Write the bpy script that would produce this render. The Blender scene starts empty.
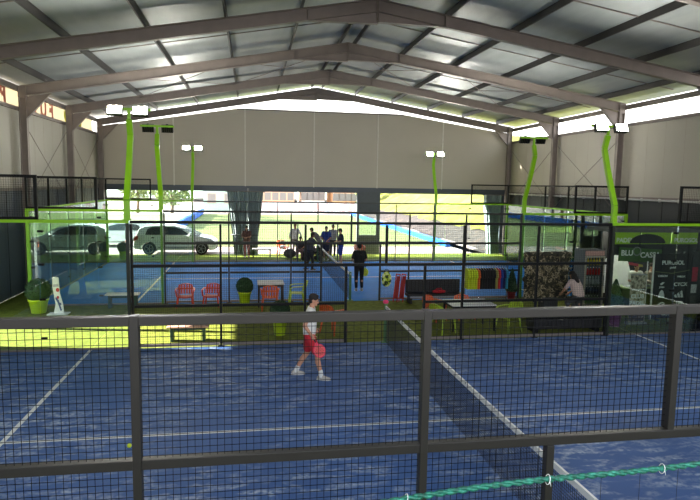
import bpy, math, random
from mathutils import Vector, Matrix
random.seed(7)
SC = bpy.context.scene
COL = SC.collection
PI = math.pi
V = Vector

# ------------------------------------------------------------------ materials
def lin(c):
    c = c / 255.0
    return c / 12.92 if c <= 0.04045 else ((c + 0.055) / 1.055) ** 2.4
def rgb(r, g, b): return (lin(r), lin(g), lin(b), 1.0)
MATS = {}
def mat(name, col, rough=0.6, metal=0.0, var=0.10, scale=6.0, bump=0.0, emis=None, estr=0.0, spec=None):
    if name in MATS: return MATS[name]
    m = bpy.data.materials.new(name); m.use_nodes = True
    nt = m.node_tree; N = nt.nodes; L = nt.links
    p = N['Principled BSDF']
    tc = N.new('ShaderNodeTexCoord'); nz = N.new('ShaderNodeTexNoise'); nz.inputs['Scale'].default_value = scale
    nz.inputs['Detail'].default_value = 4
    L.new(tc.outputs['Object'], nz.inputs['Vector'])
    mx = N.new('ShaderNodeMix'); mx.data_type = 'RGBA'
    c = rgb(*col)
    mx.inputs['A'].default_value = tuple(max(0, x * (1 - var * 1.6)) for x in c[:3]) + (1,)
    mx.inputs['B'].default_value = tuple(min(1, x * (1 + var * 1.6)) for x in c[:3]) + (1,)
    L.new(nz.outputs['Fac'], mx.inputs['Factor'])
    L.new(mx.outputs['Result'], p.inputs['Base Color'])
    p.inputs['Roughness'].default_value = rough; p.inputs['Metallic'].default_value = metal
    if spec is not None: p.inputs['Specular IOR Level'].default_value = spec
    if bump:
        b = N.new('ShaderNodeBump'); b.inputs['Strength'].default_value = bump; b.inputs['Distance'].default_value = 0.02
        L.new(nz.outputs['Fac'], b.inputs['Height']); L.new(b.outputs['Normal'], p.inputs['Normal'])
    if emis:
        p.inputs['Emission Color'].default_value = rgb(*emis); p.inputs['Emission Strength'].default_value = estr
    MATS[name] = m
    return m

def ramp_mat(name, stops, scale, detail=4, rough=0.7, stretch=(1, 1, 1), bump=0.0, spec=None, kind='noise'):
    m = bpy.data.materials.new(name); m.use_nodes = True
    nt = m.node_tree; N = nt.nodes; L = nt.links; p = N['Principled BSDF']
    tc = N.new('ShaderNodeTexCoord'); mp = N.new('ShaderNodeMapping'); mp.inputs['Scale'].default_value = stretch
    L.new(tc.outputs['Object'], mp.inputs['Vector'])
    if kind == 'noise':
        nz = N.new('ShaderNodeTexNoise'); nz.inputs['Detail'].default_value = detail
    else:
        nz = N.new('ShaderNodeTexVoronoi')
    nz.inputs['Scale'].default_value = scale
    L.new(mp.outputs['Vector'], nz.inputs['Vector'])
    rp = N.new('ShaderNodeValToRGB'); e = rp.color_ramp.elements
    e[0].position, e[0].color = stops[0][0], rgb(*stops[0][1])
    e[1].position, e[1].color = stops[-1][0], rgb(*stops[-1][1])
    for pos, c in stops[1:-1]:
        x = e.new(pos); x.color = rgb(*c)
    src = nz.outputs['Fac'] if kind == 'noise' else nz.outputs['Distance']
    L.new(src, rp.inputs['Fac']); L.new(rp.outputs['Color'], p.inputs['Base Color'])
    p.inputs['Roughness'].default_value = rough
    if spec is not None: p.inputs['Specular IOR Level'].default_value = spec
    if bump:
        b = N.new('ShaderNodeBump'); b.inputs['Strength'].default_value = bump; b.inputs['Distance'].default_value = 0.03
        L.new(src, b.inputs['Height']); L.new(b.outputs['Normal'], p.inputs['Normal'])
    MATS[name] = m
    return m

def court_mat(name, base, light, amt):
    """blue sanded turf: base colour, worn pale sand drawn out in streaks"""
    m = bpy.data.materials.new(name); m.use_nodes = True
    nt = m.node_tree; N = nt.nodes; L = nt.links; p = N['Principled BSDF']
    tc = N.new('ShaderNodeTexCoord')
    def noise(scale, stretch, detail=5, dist=0.0):
        mp = N.new('ShaderNodeMapping'); mp.inputs['Scale'].default_value = stretch
        L.new(tc.outputs['Object'], mp.inputs['Vector'])
        nz = N.new('ShaderNodeTexNoise'); nz.inputs['Scale'].default_value = scale; nz.inputs['Detail'].default_value = detail
        nz.inputs['Distortion'].default_value = dist
        L.new(mp.outputs['Vector'], nz.inputs['Vector']); return nz.outputs['Fac']
    def rng(src, a, b, lo=0.0, hi=1.0):
        r = N.new('ShaderNodeMapRange'); r.inputs['From Min'].default_value = a; r.inputs['From Max'].default_value = b
        r.inputs['To Min'].default_value = lo; r.inputs['To Max'].default_value = hi
        L.new(src, r.inputs['Value']); return r.outputs['Result']
    def mul(a, b):
        x = N.new('ShaderNodeMath'); x.operation = 'MULTIPLY'; L.new(a, x.inputs[0]); L.new(b, x.inputs[1]); return x.outputs[0]
    streak = rng(noise(2.2, (1.0, 2.6, 1), 6, 0.6), 0.46, 0.66)
    patch = rng(noise(0.30, (1, 1, 1), 3), 0.36, 0.58)
    fine = rng(noise(14, (1, 1, 1), 4), 0.32, 0.62)
    f = mul(mul(streak, patch), fine)
    broad = rng(noise(0.8, (1, 1, 1), 4), 0.3, 0.7)
    mx0 = N.new('ShaderNodeMix'); mx0.data_type = 'RGBA'
    c = rgb(*base)
    mx0.inputs['A'].default_value = tuple(x * 0.84 for x in c[:3]) + (1,)
    mx0.inputs['B'].default_value = tuple(x * 1.16 for x in c[:3]) + (1,)
    L.new(broad, mx0.inputs['Factor'])
    mx = N.new('ShaderNodeMix'); mx.data_type = 'RGBA'
    L.new(mx0.outputs['Result'], mx.inputs['A']); mx.inputs['B'].default_value = rgb(*light)
    sc = N.new('ShaderNodeMath'); sc.operation = 'MULTIPLY'; sc.inputs[1].default_value = amt
    L.new(f, sc.inputs[0]); L.new(sc.outputs[0], mx.inputs['Factor'])
    L.new(mx.outputs['Result'], p.inputs['Base Color'])
    p.inputs['Roughness'].default_value = 0.62
    p.inputs['Specular IOR Level'].default_value = 0.3 if amt > .5 else 0.12
    MATS[name] = m
    return m

def glass_mat(name, tint=(0.93, 0.97, 0.95), ior=1.5, gain=1.0):
    m = bpy.data.materials.new(name); m.use_nodes = True
    nt = m.node_tree; N = nt.nodes; L = nt.links
    N.remove(N['Principled BSDF'])
    out = N['Material Output']
    tr = N.new('ShaderNodeBsdfTransparent'); tr.inputs['Color'].default_value = (*tint, 1)
    gl = N.new('ShaderNodeBsdfGlossy'); gl.inputs['Roughness'].default_value = 0.0; gl.inputs['Color'].default_value = (0.9, 0.97, 0.94, 1)
    fr = N.new('ShaderNodeFresnel'); fr.inputs['IOR'].default_value = ior
    nz = N.new('ShaderNodeTexNoise'); nz.inputs['Scale'].default_value = 3
    mr = N.new('ShaderNodeMapRange'); mr.inputs['To Min'].default_value = 0.9 * gain; mr.inputs['To Max'].default_value = 1.1 * gain
    L.new(nz.outputs['Fac'], mr.inputs['Value'])
    mu = N.new('ShaderNodeMath'); mu.operation = 'MULTIPLY'; mu.use_clamp = True
    L.new(fr.outputs['Fac'], mu.inputs[0]); L.new(mr.outputs['Result'], mu.inputs[1])
    mx = N.new('ShaderNodeMixShader')
    L.new(mu.outputs[0], mx.inputs['Fac']); L.new(tr.outputs[0], mx.inputs[1]); L.new(gl.outputs[0], mx.inputs[2])
    L.new(mx.outputs[0], out.inputs['Surface'])
    MATS[name] = m
    return m

def fabric_mat(name, col, trans=0.6):
    m = bpy.data.materials.new(name); m.use_nodes = True
    nt = m.node_tree; N = nt.nodes; L = nt.links
    N.remove(N['Principled BSDF']); out = N['Material Output']
    nz = N.new('ShaderNodeTexNoise'); nz.inputs['Scale'].default_value = 2
    mxc = N.new('ShaderNodeMix'); mxc.data_type = 'RGBA'
    c = rgb(*col)
    mxc.inputs['A'].default_value = tuple(x * .92 for x in c[:3]) + (1,); mxc.inputs['B'].default_value = c
    L.new(nz.outputs['Fac'], mxc.inputs['Factor'])
    d = N.new('ShaderNodeBsdfDiffuse'); t = N.new('ShaderNodeBsdfTranslucent')
    L.new(mxc.outputs['Result'], d.inputs['Color']); L.new(mxc.outputs['Result'], t.inputs['Color'])
    mx = N.new('ShaderNodeMixShader'); mx.inputs['Fac'].default_value = trans
    L.new(d.outputs[0], mx.inputs[1]); L.new(t.outputs[0], mx.inputs[2]); L.new(mx.outputs[0], out.inputs['Surface'])
    MATS[name] = m
    return m

STEEL = mat('painted_steel', (128, 118, 113), .55, .25, .12, 3)
ROOF = None
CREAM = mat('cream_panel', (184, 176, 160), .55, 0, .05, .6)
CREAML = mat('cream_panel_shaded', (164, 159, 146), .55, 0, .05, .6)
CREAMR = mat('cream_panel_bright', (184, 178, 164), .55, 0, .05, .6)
DARKP = mat('slate_panel_hazed', (74, 82, 92), .5, 0, .1, 1)  # paler, bluer slate: haze of the glass put into the colour
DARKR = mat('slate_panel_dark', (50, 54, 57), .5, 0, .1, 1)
BLACK = mat('black_metal', (13, 14, 16), .55, .1, .1, 8, spec=.25)
FRAME = mat('fence_grey_metal', (46, 43, 41), .5, .2, .10, 8)
WIRE = mat('wire_black', (10, 12, 16), .7, 0, .1, 8, spec=.2)
LIME = mat('lime_paint', (142, 205, 22), .4, 0, .06, 4)
LIMED = mat('lime_plastic', (185, 215, 30), .35, 0, .05, 4)
WHITE = mat('white_paint', (235, 235, 232), .5, 0, .03, 4)
LINE = mat('court_line_white', (236, 238, 234), .7, 0, .06, 12)
TURF = ramp_mat('green_turf', [(.25, (88, 98, 28)), (.55, (112, 121, 42)), (.8, (134, 140, 56))], 6, 8, .9, spec=.15, bump=.2)
GLASS = glass_mat('safety_glass', (0.91, 0.965, 0.94), 1.5, 1.6)
GLASS2 = glass_mat('window_glass', (0.9, 0.94, 0.93), 1.5, 1)
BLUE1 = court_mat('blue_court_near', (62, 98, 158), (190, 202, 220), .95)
BLUE2 = court_mat('blue_court_far', (20, 124, 216), (120, 190, 235), .2)  # brighter blue: daylight from the back opening put into the colour
NETW = mat('net_cord', (16, 22, 34), .8, 0, .1, 10)
TAPE = ramp_mat('net_tape', [(.40, (244, 244, 240)), (.64, (244, 244, 240)), (.67, (110, 110, 112)), (.71, (244, 244, 240))], 4.0, 1, .7)
RUB = mat('black_rubber', (20, 20, 21), .8, 0, .1, 6)
RED = mat('red_plastic', (206, 60, 20), .4, 0, .05, 4)
ORANGE = mat('orange_plastic', (228, 98, 40), .4, 0, .05, 4)
FOL = ramp_mat('topiary_leaf', [(.3, (30, 54, 30)), (.6, (46, 82, 44)), (.85, (74, 112, 58))], 25, 3, .7)
FOL2 = ramp_mat('tree_leaf', [(.3, (70, 92, 50)), (.6, (120, 140, 80)), (.85, (170, 180, 120))], 8, 3, .8)

# ------------------------------------------------------------------ mesh builder
class MB:
    def __init__(s): s.v = []; s.f = []
    def add(s, vs, fs, M=None):
        n = len(s.v)
        s.v += [tuple(M @ V(p)) if M else tuple(p) for p in vs]
        s.f += [tuple(i + n for i in f) for f in fs]
        return s
    def box(s, c, d, M=None):
        x, y, z = d[0] / 2, d[1] / 2, d[2] / 2
        vs = [(c[0] + a * x, c[1] + b * y, c[2] + e * z) for a in (-1, 1) for b in (-1, 1) for e in (-1, 1)]
        return s.add(vs, [(0, 1, 3, 2), (4, 6, 7, 5), (0, 4, 5, 1), (2, 3, 7, 6), (0, 2, 6, 4), (1, 5, 7, 3)], M)
    def span(s, a, b, M=None):
        return s.box([(a[i] + b[i]) / 2 for i in range(3)], [abs(b[i] - a[i]) for i in range(3)], M)
    def bar(s, p0, p1, w, h, up=(0, 0, 1)):
        p0, p1 = V(p0), V(p1); d = (p1 - p0); l = d.length; d.normalize()
        up = V(up)
        if abs(d.dot(up)) > .98: up = V((0, 1, 0))
        sx = d.cross(up).normalized(); uz = sx.cross(d).normalized()
        vs = []
        for p in (p0, p1):
            for a, b in ((-1, -1), (1, -1), (1, 1), (-1, 1)):
                vs.append(p + sx * a * w / 2 + uz * b * h / 2)
        return s.add(vs, [(3, 2, 1, 0), (4, 5, 6, 7), (0, 1, 5, 4), (1, 2, 6, 5), (2, 3, 7, 6), (3, 0, 4, 7)])
    def tube(s, pts, r, n=8, caps=True, closed=False):
        pts = [V(p) for p in pts]; k = len(pts)
        rs = r if isinstance(r, (list, tuple)) else [r] * k
        vs = []; prev = None
        for i, p in enumerate(pts):
            if closed: t = pts[(i + 1) % k] - pts[i - 1]
            else: t = pts[min(i + 1, k - 1)] - pts[max(i - 1, 0)]
            t.normalize()
            if prev is None:
                a = V((0, 0, 1)) if abs(t.z) < .9 else V((1, 0, 0))
                prev = t.cross(a).normalized()
            prev = (prev - t * prev.dot(t)).normalized(); b = t.cross(prev)
            for j in range(n):
                th = 2 * PI * j / n
                vs.append(p + (prev * math.cos(th) + b * math.sin(th)) * rs[i])
        fs = []
        for i in range(k if closed else k - 1):
            i2 = (i + 1) % k
            for j in range(n): fs.append((i * n + j, i * n + (j + 1) % n, i2 * n + (j + 1) % n, i2 * n + j))
        if caps and not closed:
            fs.append(tuple(range(n - 1, -1, -1))); fs.append(tuple((k - 1) * n + j for j in range(n)))
        return s.add(vs, fs)
    def lathe(s, prof, c=(0, 0, 0), n=20, M=None):
        vs = []
        for r, z in prof:
            for j in range(n):
                th = 2 * PI * j / n
                vs.append((c[0] + r * math.cos(th), c[1] + r * math.sin(th), c[2] + z))
        fs = []
        for i in range(len(prof) - 1):
            for j in range(n): fs.append((i * n + j, i * n + (j + 1) % n, (i + 1) * n + (j + 1) % n, (i + 1) * n + j))
        fs.append(tuple(range(n - 1, -1, -1))); fs.append(tuple((len(prof) - 1) * n + j for j in range(n)))
        return s.add(vs, fs, M)
    def prism(s, poly, a, b, axis='y', M=None):
        """poly in the two other axes, extruded along axis from a to b"""
        n = len(poly); vs = []
        for t in (a, b):
            for p, q in poly:
                vs.append({'y': (p, t, q), 'x': (t, p, q), 'z': (p, q, t)}[axis])
        fs = [tuple(range(n - 1, -1, -1)), tuple(range(n, 2 * n))]
        for i in range(n): fs.append((i, (i + 1) % n, n + (i + 1) % n, n + i))
        return s.add(vs, fs, M)
    def ell(s, c, r, nu=16, nv=10, M=None):
        vs = [(c[0], c[1], c[2] - r[2])]
        for i in range(1, nv):
            ph = -PI / 2 + PI * i / nv
            for j in range(nu):
                th = 2 * PI * j / nu
                vs.append((c[0] + r[0] * math.cos(ph) * math.cos(th), c[1] + r[1] * math.cos(ph) * math.sin(th), c[2] + r[2] * math.sin(ph)))
        vs.append((c[0], c[1], c[2] + r[2]))
        fs = [(0, 1 + (j + 1) % nu, 1 + j) for j in range(nu)]
        for i in range(nv - 2):
            for j in range(nu):
                a = 1 + i * nu; b = a + nu
                fs.append((a + j, a + (j + 1) % nu, b + (j + 1) % nu, b + j))
        a = 1 + (nv - 2) * nu; t = len(vs) - 1
        fs += [(a + j, a + (j + 1) % nu, t) for j in range(nu)]
        return s.add(vs, fs, M)
    def cap(s, p0, r0, p1, r1, n=12):
        """tapered capsule"""
        p0, p1 = V(p0), V(p1); d = (p1 - p0).normalized()
        pts = []; rs = []
        for a in (-80, -55, -28, 0):
            pts.append(p0 + d * r0 * math.sin(math.radians(a))); rs.append(r0 * math.cos(math.radians(a)))
        for a in (0, 28, 55, 80):
            pts.append(p1 + d * r1 * math.sin(math.radians(a))); rs.append(r1 * math.cos(math.radians(a)))
        return s.tube(pts, rs, n)
    def build(s, name, m, parent=None, smooth=False, bevel=0, remesh=0, kind=None, label=None):
        me = bpy.data.meshes.new(name); me.from_pydata(s.v, [], s.f); me.update()
        o = bpy.data.objects.new(name, me); COL.objects.link(o)
        me.materials.append(m)
        if smooth:
            for p in me.polygons: p.use_smooth = True
        if remesh:
            md = o.modifiers.new('skin', 'REMESH'); md.mode = 'VOXEL'; md.voxel_size = remesh; md.use_smooth_shade = True
            sm = o.modifiers.new('smooth', 'SMOOTH'); sm.factor = .5; sm.iterations = 3
        if bevel:
            b = o.modifiers.new('edge', 'BEVEL'); b.width = bevel; b.segments = 2; b.limit_method = 'ANGLE'
        if parent: o.parent = parent
        if kind: o['kind'] = kind
        if label: o['label'] = label
        return o

def tag(o, label=None, cat=None, group=None, kind=None):
    if label: o['label'] = label
    if cat: o['category'] = cat
    if group: o['group'] = group
    if kind: o['kind'] = kind
    return o
def thing(name, label, cat, loc=(0, 0, 0), rz=0, group=None):
    o = bpy.data.objects.new(name, None); COL.objects.link(o)
    o.empty_display_size = .2
    o.location = loc; o.rotation_euler = (0, 0, rz)
    return tag(o, label, cat, group)
def struct(name, mb, m, parent=None, **k): return mb.build(name, m, parent, kind='structure', **k)
KIDS = {}
def copy_tree(o, parent=None):
    c = o.copy(); COL.objects.link(c)
    if parent: c.parent = parent
    for ch in list(o.children): copy_tree(ch, c)
    return c
def dup(o, loc, rz, label, group=None):
    c = copy_tree(o); c.location = loc; c.rotation_euler = (0, 0, rz); c['label'] = label
    if group: c['group'] = group
    return c
def text(name, s, size, m, parent, loc, rot, ext=.003, align='CENTER', sx=1.0, label=None, bold=.022):
    cu = bpy.data.curves.new(name, 'FONT'); cu.body = s; cu.size = size; cu.extrude = ext
    cu.offset = size * bold; cu.align_x = align; cu.align_y = 'CENTER'; cu.materials.append(m)
    tmp = bpy.data.objects.new('tmp', cu); me = bpy.data.meshes.new_from_object(tmp); bpy.data.objects.remove(tmp); bpy.data.curves.remove(cu)
    me.materials.clear(); me.materials.append(m)
    o = bpy.data.objects.new(name, me); COL.objects.link(o)
    o.location = loc; o.rotation_euler = rot; o.scale = (sx, 1, 1)
    if parent: o.parent = parent
    if label: o['label'] = label
    return o
FACE_CAM = (PI / 2, 0, 0)          # a flat text that faces -Y

# ------------------------------------------------------------------ camera, world, sun
cam_d = bpy.data.cameras.new('camera'); cam = bpy.data.objects.new('camera', cam_d); COL.objects.link(cam)
SC.camera = cam
yaw, pitch, roll = .166744785, -.111249158, .0166882187
f = V((math.sin(yaw) * math.cos(pitch), math.cos(yaw) * math.cos(pitch), math.sin(pitch)))
r0 = V((math.cos(yaw), -math.sin(yaw), 0)); u0 = r0.cross(f)
r = r0 * math.cos(roll) + u0 * math.sin(roll); u = -r0 * math.sin(roll) + u0 * math.cos(roll)
cam.matrix_world = Matrix(((r.x, u.x, -f.x, -3.28761), (r.y, u.y, -f.y, -4.11144), (r.z, u.z, -f.z, 3.9118), (0, 0, 0, 1)))
cam_d.sensor_width = 36; cam_d.lens = 590.33 / 700 * 36; cam_d.clip_start = .05; cam_d.clip_end = 500

w = bpy.data.worlds.new('sky'); SC.world = w; w.use_nodes = True
nt = w.node_tree; bg = nt.nodes['Background']
tc = nt.nodes.new('ShaderNodeTexCoord'); sp = nt.nodes.new('ShaderNodeSeparateXYZ'); rp = nt.nodes.new('ShaderNodeValToRGB')
nt.links.new(tc.outputs['Generated'], sp.inputs[0]); nt.links.new(sp.outputs['Z'], rp.inputs['Fac'])
rp.color_ramp.elements[0].position = 0.0; rp.color_ramp.elements[0].color = (1.0, .97, .92, 1)
rp.color_ramp.elements[1].position = 0.7; rp.color_ramp.elements[1].color = (.70, .84, 1.0, 1)
nt.links.new(rp.outputs['Color'], bg.inputs['Color']); bg.inputs['Strength'].default_value = 2.3

sd = bpy.data.lights.new('sun', 'SUN'); sun = bpy.data.objects.new('sun', sd); COL.objects.link(sun)
sd.energy = 24; sd.angle = .01; sd.color = (1, .94, .82)
el = math.radians(20); hd = V((.985, -.172, 0)).normalized()
dirv = V((hd.x * math.cos(el), hd.y * math.cos(el), -math.sin(el)))
sun.rotation_euler = dirv.to_track_quat('-Z', 'Y').to_euler(); sun.location = (-30, 15, 20)

def portal(name, c, sx, sy, rot):
    a = bpy.data.lights.new(name, 'AREA'); a.shape = 'RECTANGLE'; a.size = sx; a.size_y = sy
    a.cycles.is_portal = True
    o = bpy.data.objects.new(name, a); COL.objects.link(o); o.location = c; o.rotation_euler = rot
portal('portal_back', (0.2, 28.9, 1.8), 22.4, 3.6, (-PI / 2, 0, 0))
portal('portal_front', (0.2, -6.1, 6.2), 22.4, 5.8, (PI / 2, 0, 0))
portal('portal_clerestory', (11.9, 17.8, 6.75), .8, 21, (0, PI / 2, 0))

SC.view_settings.view_transform = 'Standard'
SC.view_settings.look = 'None'
SC.view_settings.exposure = 1.24
SC.cycles.max_bounces = 8; SC.cycles.diffuse_bounces = 4; SC.cycles.glossy_bounces = 3
SC.cycles.transparent_max_bounces = 24; SC.cycles.caustics_reflective = False; SC.cycles.caustics_refractive = False
SC.cycles.sample_clamp_indirect = 6
SC.cycles.use_denoising = True

# ------------------------------------------------------------------ HALL
XL, XR, XC = -11.1, 11.5, .2
YB, YF = 28.4, -6.0
ZR = 9.22; ZEL, ZER = 7.18, 7.45          # roof underside at ridge / eaves
def roofz(x): return ZR + (ZEL - ZR) * (XC - x) / (XC - XL) if x < XC else ZR + (ZER - ZR) * (x - XC) / (XR - XC)
FRY = [28.15, 23.0, 17.8, 12.6, 7.4, 2.2, -3.0]

fl = MB(); fl.span((XL, YF, -.12), (XR, YB + .2, -.006)); struct('floor', fl, TURF)
def court(y0, m, name):
    mb = MB(); mb.span((-10, y0, -.004), (10, y0 + 10, 0.004)); o = struct(name, mb, m)
    for x in (-6.95, 6.95):
        l = MB(); l.span((x - .035, y0 + .02, .004), (x + .035, y0 + 9.98, .008)); struct('court_line', l, LINE, o)
    l = MB(); l.span((-7.15, y0 + 4.965, .004), (7.15, y0 + 5.035, .0085)); struct('court_line', l, LINE, o)
    return o
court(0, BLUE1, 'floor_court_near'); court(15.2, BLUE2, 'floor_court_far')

# roof
def roof_material():
    m = bpy.data.materials.new('roof_sheet'); m.use_nodes = True
    N = m.node_tree.nodes; L = m.node_tree.links; p = N['Principled BSDF']
    tc = N.new('ShaderNodeTexCoord'); wv = N.new('ShaderNodeTexWave'); wv.bands_direction = 'Y'; wv.inputs['Scale'].default_value = .32
    wv.inputs['Distortion'].default_value = .3
    nz = N.new('ShaderNodeTexNoise'); nz.inputs['Scale'].default_value = .7; nz.inputs['Detail'].default_value = 5
    mp = N.new('ShaderNodeMapping'); mp.inputs['Scale'].default_value = (2.5, .5, 1)
    L.new(tc.outputs['Object'], wv.inputs['Vector']); L.new(tc.outputs['Object'], mp.inputs['Vector']); L.new(mp.outputs['Vector'], nz.inputs['Vector'])
    mx = N.new('ShaderNodeMix'); mx.data_type = 'RGBA'; mx.inputs['A'].default_value = rgb(122, 129, 132); mx.inputs['B'].default_value = rgb(178, 182, 182)
    L.new(nz.outputs['Fac'], mx.inputs['Factor']); L.new(mx.outputs['Result'], p.inputs['Base Color'])
    p.inputs['Roughness'].default_value = .5; p.inputs['Metallic'].default_value = .35
    b = N.new('ShaderNodeBump'); b.inputs['Strength'].default_value = .12; b.inputs['Distance'].default_value = .05
    L.new(wv.outputs['Fac'], b.inputs['Height']); L.new(b.outputs['Normal'], p.inputs['Normal'])
    return m
ROOF = roof_material()
rf = MB()
for a, b in (((XL - .5), XC), (XC, (XR + .5))):
    za, zb = (roofz(a), ZR) if b == XC else (ZR, roofz(b))
    rf.prism([(a, za), (b, zb), (b, zb + .1), (a, za + .1)], YF, YB + .6, 'y')
ceil = struct('ceiling', rf, ROOF)
PURL = mat('purlin_steel', (70, 68, 68), .5, .4, .1, 3)
for x in [XC - .28, XC + .28] + [XC + s * k for s in (-1, 1) for k in (2.1, 4.15, 6.2, 8.25, 10.3)]:
    z = roofz(x); mb = MB()
    mb.span((x - .012, YF, z - .20), (x + .012, YB - .05, z)); mb.span((x - .03, YF, z - .205), (x + .012, YB - .05, z - .19))
    mb.span((x - .012, YF, z - .015), (x + .03, YB - .05, z))
    struct('purlin', mb, PURL, ceil)
for y in (5.0, 10.0, 15.2, 20.4, 25.6):           # thin roof bracing rods and sheet laps
    mb = MB(); mb.bar((XL, y, roofz(XL) - .012), (XC, y, ZR - .012), .05, .02); mb.bar((XC, y, ZR - .012), (XR, y, roofz(XR) - .012), .05, .02)
    struct('sheet_lap', mb, STEEL, ceil)
for xa, xb in ((-8, -4), (-4, .2), (.2, 4.3), (4.3, 8.4)):
    mb = MB(); mb.tube([(xa, 17.9, roofz(xa) - .3), (xb, 22.9, roofz(xb) - .3)], .012, 6); mb.tube([(xb, 17.9, roofz(xb) - .3), (xa, 22.9, roofz(xa) - .3)], .012, 6)
    struct('bracing_rod', mb, STEEL, ceil)

# portal frames
def ibeam(mb, p0, p1, w, h, up):
    p0, p1, up = V(p0), V(p1), V(up); d = (p1 - p0).normalized(); sx = d.cross(up).normalized(); uz = sx.cross(d).normalized()
    t = .022
    mb.bar(p0 + uz * (h / 2 - t / 2), p1 + uz * (h / 2 - t / 2), w, t, up); mb.bar(p0 - uz * (h / 2 - t / 2), p1 - uz * (h / 2 - t / 2), w, t, up)
    mb.bar(p0, p1, .02, h - 2 * t, up)
XCL, XCR = XL + .12, XR - .12
for i, y in enumerate(FRY):
    fr = bpy.data.objects.new('portal_frame', None); COL.objects.link(fr); fr['kind'] = 'structure'
    for x, s in ((XCL, 1), (XCR, -1)):
        mb = MB(); zt = roofz(x) - .2
        x1 = x + s * .1
        ibeam(mb, (x1, y, 0), (x1, y, zt), .18, .24, (1, 0, 0)); mb.span((x1 - .2, y - .16, 0), (x1 + .2, y + .16, .02)); mb.span((x1 - .125, y - .095, zt - .38), (x1 + .125, y + .095, zt - .005))
        struct('column', mb, STEEL, fr)
        # rafter
        H = .34
        mb = MB(); za, zb = roofz(x) - .2 - H / 2, ZR - .2 - H / 2
        ibeam(mb, (x, y, za), (XC, y, zb), .18, H, (0, 0, 1)); mb.box((XC - s * .02, y, zb - .12), (.025, .18, H + .24))
        # apex haunch
        xh = XC - s * 1.95; zh = roofz(xh) - .2 - H
        mb.prism([(XC, zb - H / 2 + .01), (xh, zh), (XC, zh + .03)], y - .01, y + .01, 'y'); mb.bar((xh, y, zh), (XC, y, zh + .03), .18, .02)
        mb.box((xh, y, zh + H / 2), (.02, .19, H))
        struct('rafter', mb, STEEL, fr)
        # knee plate
        mb = MB(); zk = za - H / 2
        mb.prism([(x + s * .2, zk), (x + s * 1.0, zk + .15), (x + s * .2, zk - .72)], y - .008, y + .008, 'y'); mb.bar((x + s * 1.0, y, zk + .14), (x + s * .2, y, zk - .72), .14, .016)
        struct('knee_plate', mb, STEEL, fr)

# side walls: slate panels below, cream panels above, clerestory gap on top
ZLO = 3.55
def side_wall(name, x, out, zlo, ztop, open_y, door=None):
    xa, xb = x, x + out * .12
    mb = MB(); mb.span((xa, YF, ZLO), (xb, YB, zlo))
    mb.span((xa, YF, zlo), (xb, open_y, ztop + .1))
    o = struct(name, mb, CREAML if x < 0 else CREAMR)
    mb = MB()
    if door:
        mb.span((xa, YF, 0), (xb, door[0], ZLO)); mb.span((xa, door[1], 0), (xb, YB, ZLO)); mb.span((xa, door[0], door[2]), (xb, door[1], ZLO))
    else: mb.span((xa, YF, 0), (xb, YB, ZLO))
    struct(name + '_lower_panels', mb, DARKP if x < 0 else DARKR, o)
    mb = MB(); s = -out
    mb.span((xa, YF, ZLO - .04), (xa + s * .10, YB, ZLO + .05)); mb.span((xa, YF, zlo - .06), (xa + s * .08, YB, zlo + .06)); mb.span((xa, YF, ztop - .12), (xa + s * .1, YB, ztop + .06))
    struct('trim_rail', mb, STEEL, o)
    y = YF + .5
    mb = MB()
    while y < YB:
        mb.span((xa, y - .012, 0 if not door or not door[0] < y < door[1] else door[2]), (xa + s * .012, y + .012, ZLO)); y += 1.3
    struct('trim_panel_joints', mb, BLACK, o)
    mb = MB(); y = YF + .4
    while y < YB:
        mb.span((xa, y - .006, ZLO), (xa + s * .004, y + .006, zlo)); y += 1.0
    struct('trim_cream_joints', mb, mat('joint_beige', (176, 166, 150), .6), o)
    return o
wl = side_wall('wall_left', XL, -1, 6.26, ZEL - .22, 12.6, (10.9, 13.5, 2.75))
wr = side_wall('wall_right', XR, 1, 6.42, ZER - .3, 7.4)
for y0, y1 in ((17.8, 23.0), (23.0, 28.1)):
    for X, s, o in ((XL, 1, wl), (XR, -1, wr)):
        mb = MB(); xx = X + s * .12
        mb.tube([(xx, y0 + .15, 5.9), (xx, y1 - .15, 3.0)], .012, 6); mb.tube([(xx, y1 - .15, 5.9), (xx, y0 + .15, 3.0)], .012, 6)
        struct('trim_brace_rods', mb, STEEL, o)
mb = MB(); mb.tube([(XR - .16, 6, 3.5), (XR - .16, 28, 3.5)], .035, 8)
for y in range(7, 28, 1): mb.box((XR - .13, y + .3, 3.5), (.08, .04, .12))
struct('trim_cable_tray', mb, WHITE, wr)

# back wall with the big openings
ZG = 7.78
mb = MB(); pts = [(XL, 3.6), (XR, 3.6)]
def raf_bot(x): return roofz(x) - .66
xl = XC - (ZR - .66 - ZG) / ((ZR - ZEL) / (XC - XL)); xr = XC + (ZR - .66 - ZG) / ((ZR - ZER) / (XR - XC))
pts += [(XR, raf_bot(XR) + .1), (xr, ZG), (xl, ZG), (XL, raf_bot(XL) + .1)]
mb.prism(pts, YB, YB + .12, 'y'); wb = struct('wall_back', mb, CREAM)
mb = MB(); mb.span((XL, YB - .06, 3.42), (XR, YB + .14, 3.6)); mb.span((XL, YB - .02, 3.6), (XR, YB, 3.72)); struct('trim_header_beam', mb, DARKP, wb)
mb = MB()
for x in (-3.6, XC - .1, 3.65, 7.4, -7.3): mb.span((x - .03, YB - .03, 3.7), (x + .03, YB, min(ZG, raf_bot(x))))
struct('trim_cover_strips', mb, mat('strip_white', (212, 208, 198), .6), wb)
mb = MB(); mb.span((xl + .1, YB - .03, ZG - .05), (xr - .1, YB + .1, ZG + .03)); struct('trim_slot_sill', mb, STEEL, wb)
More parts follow.
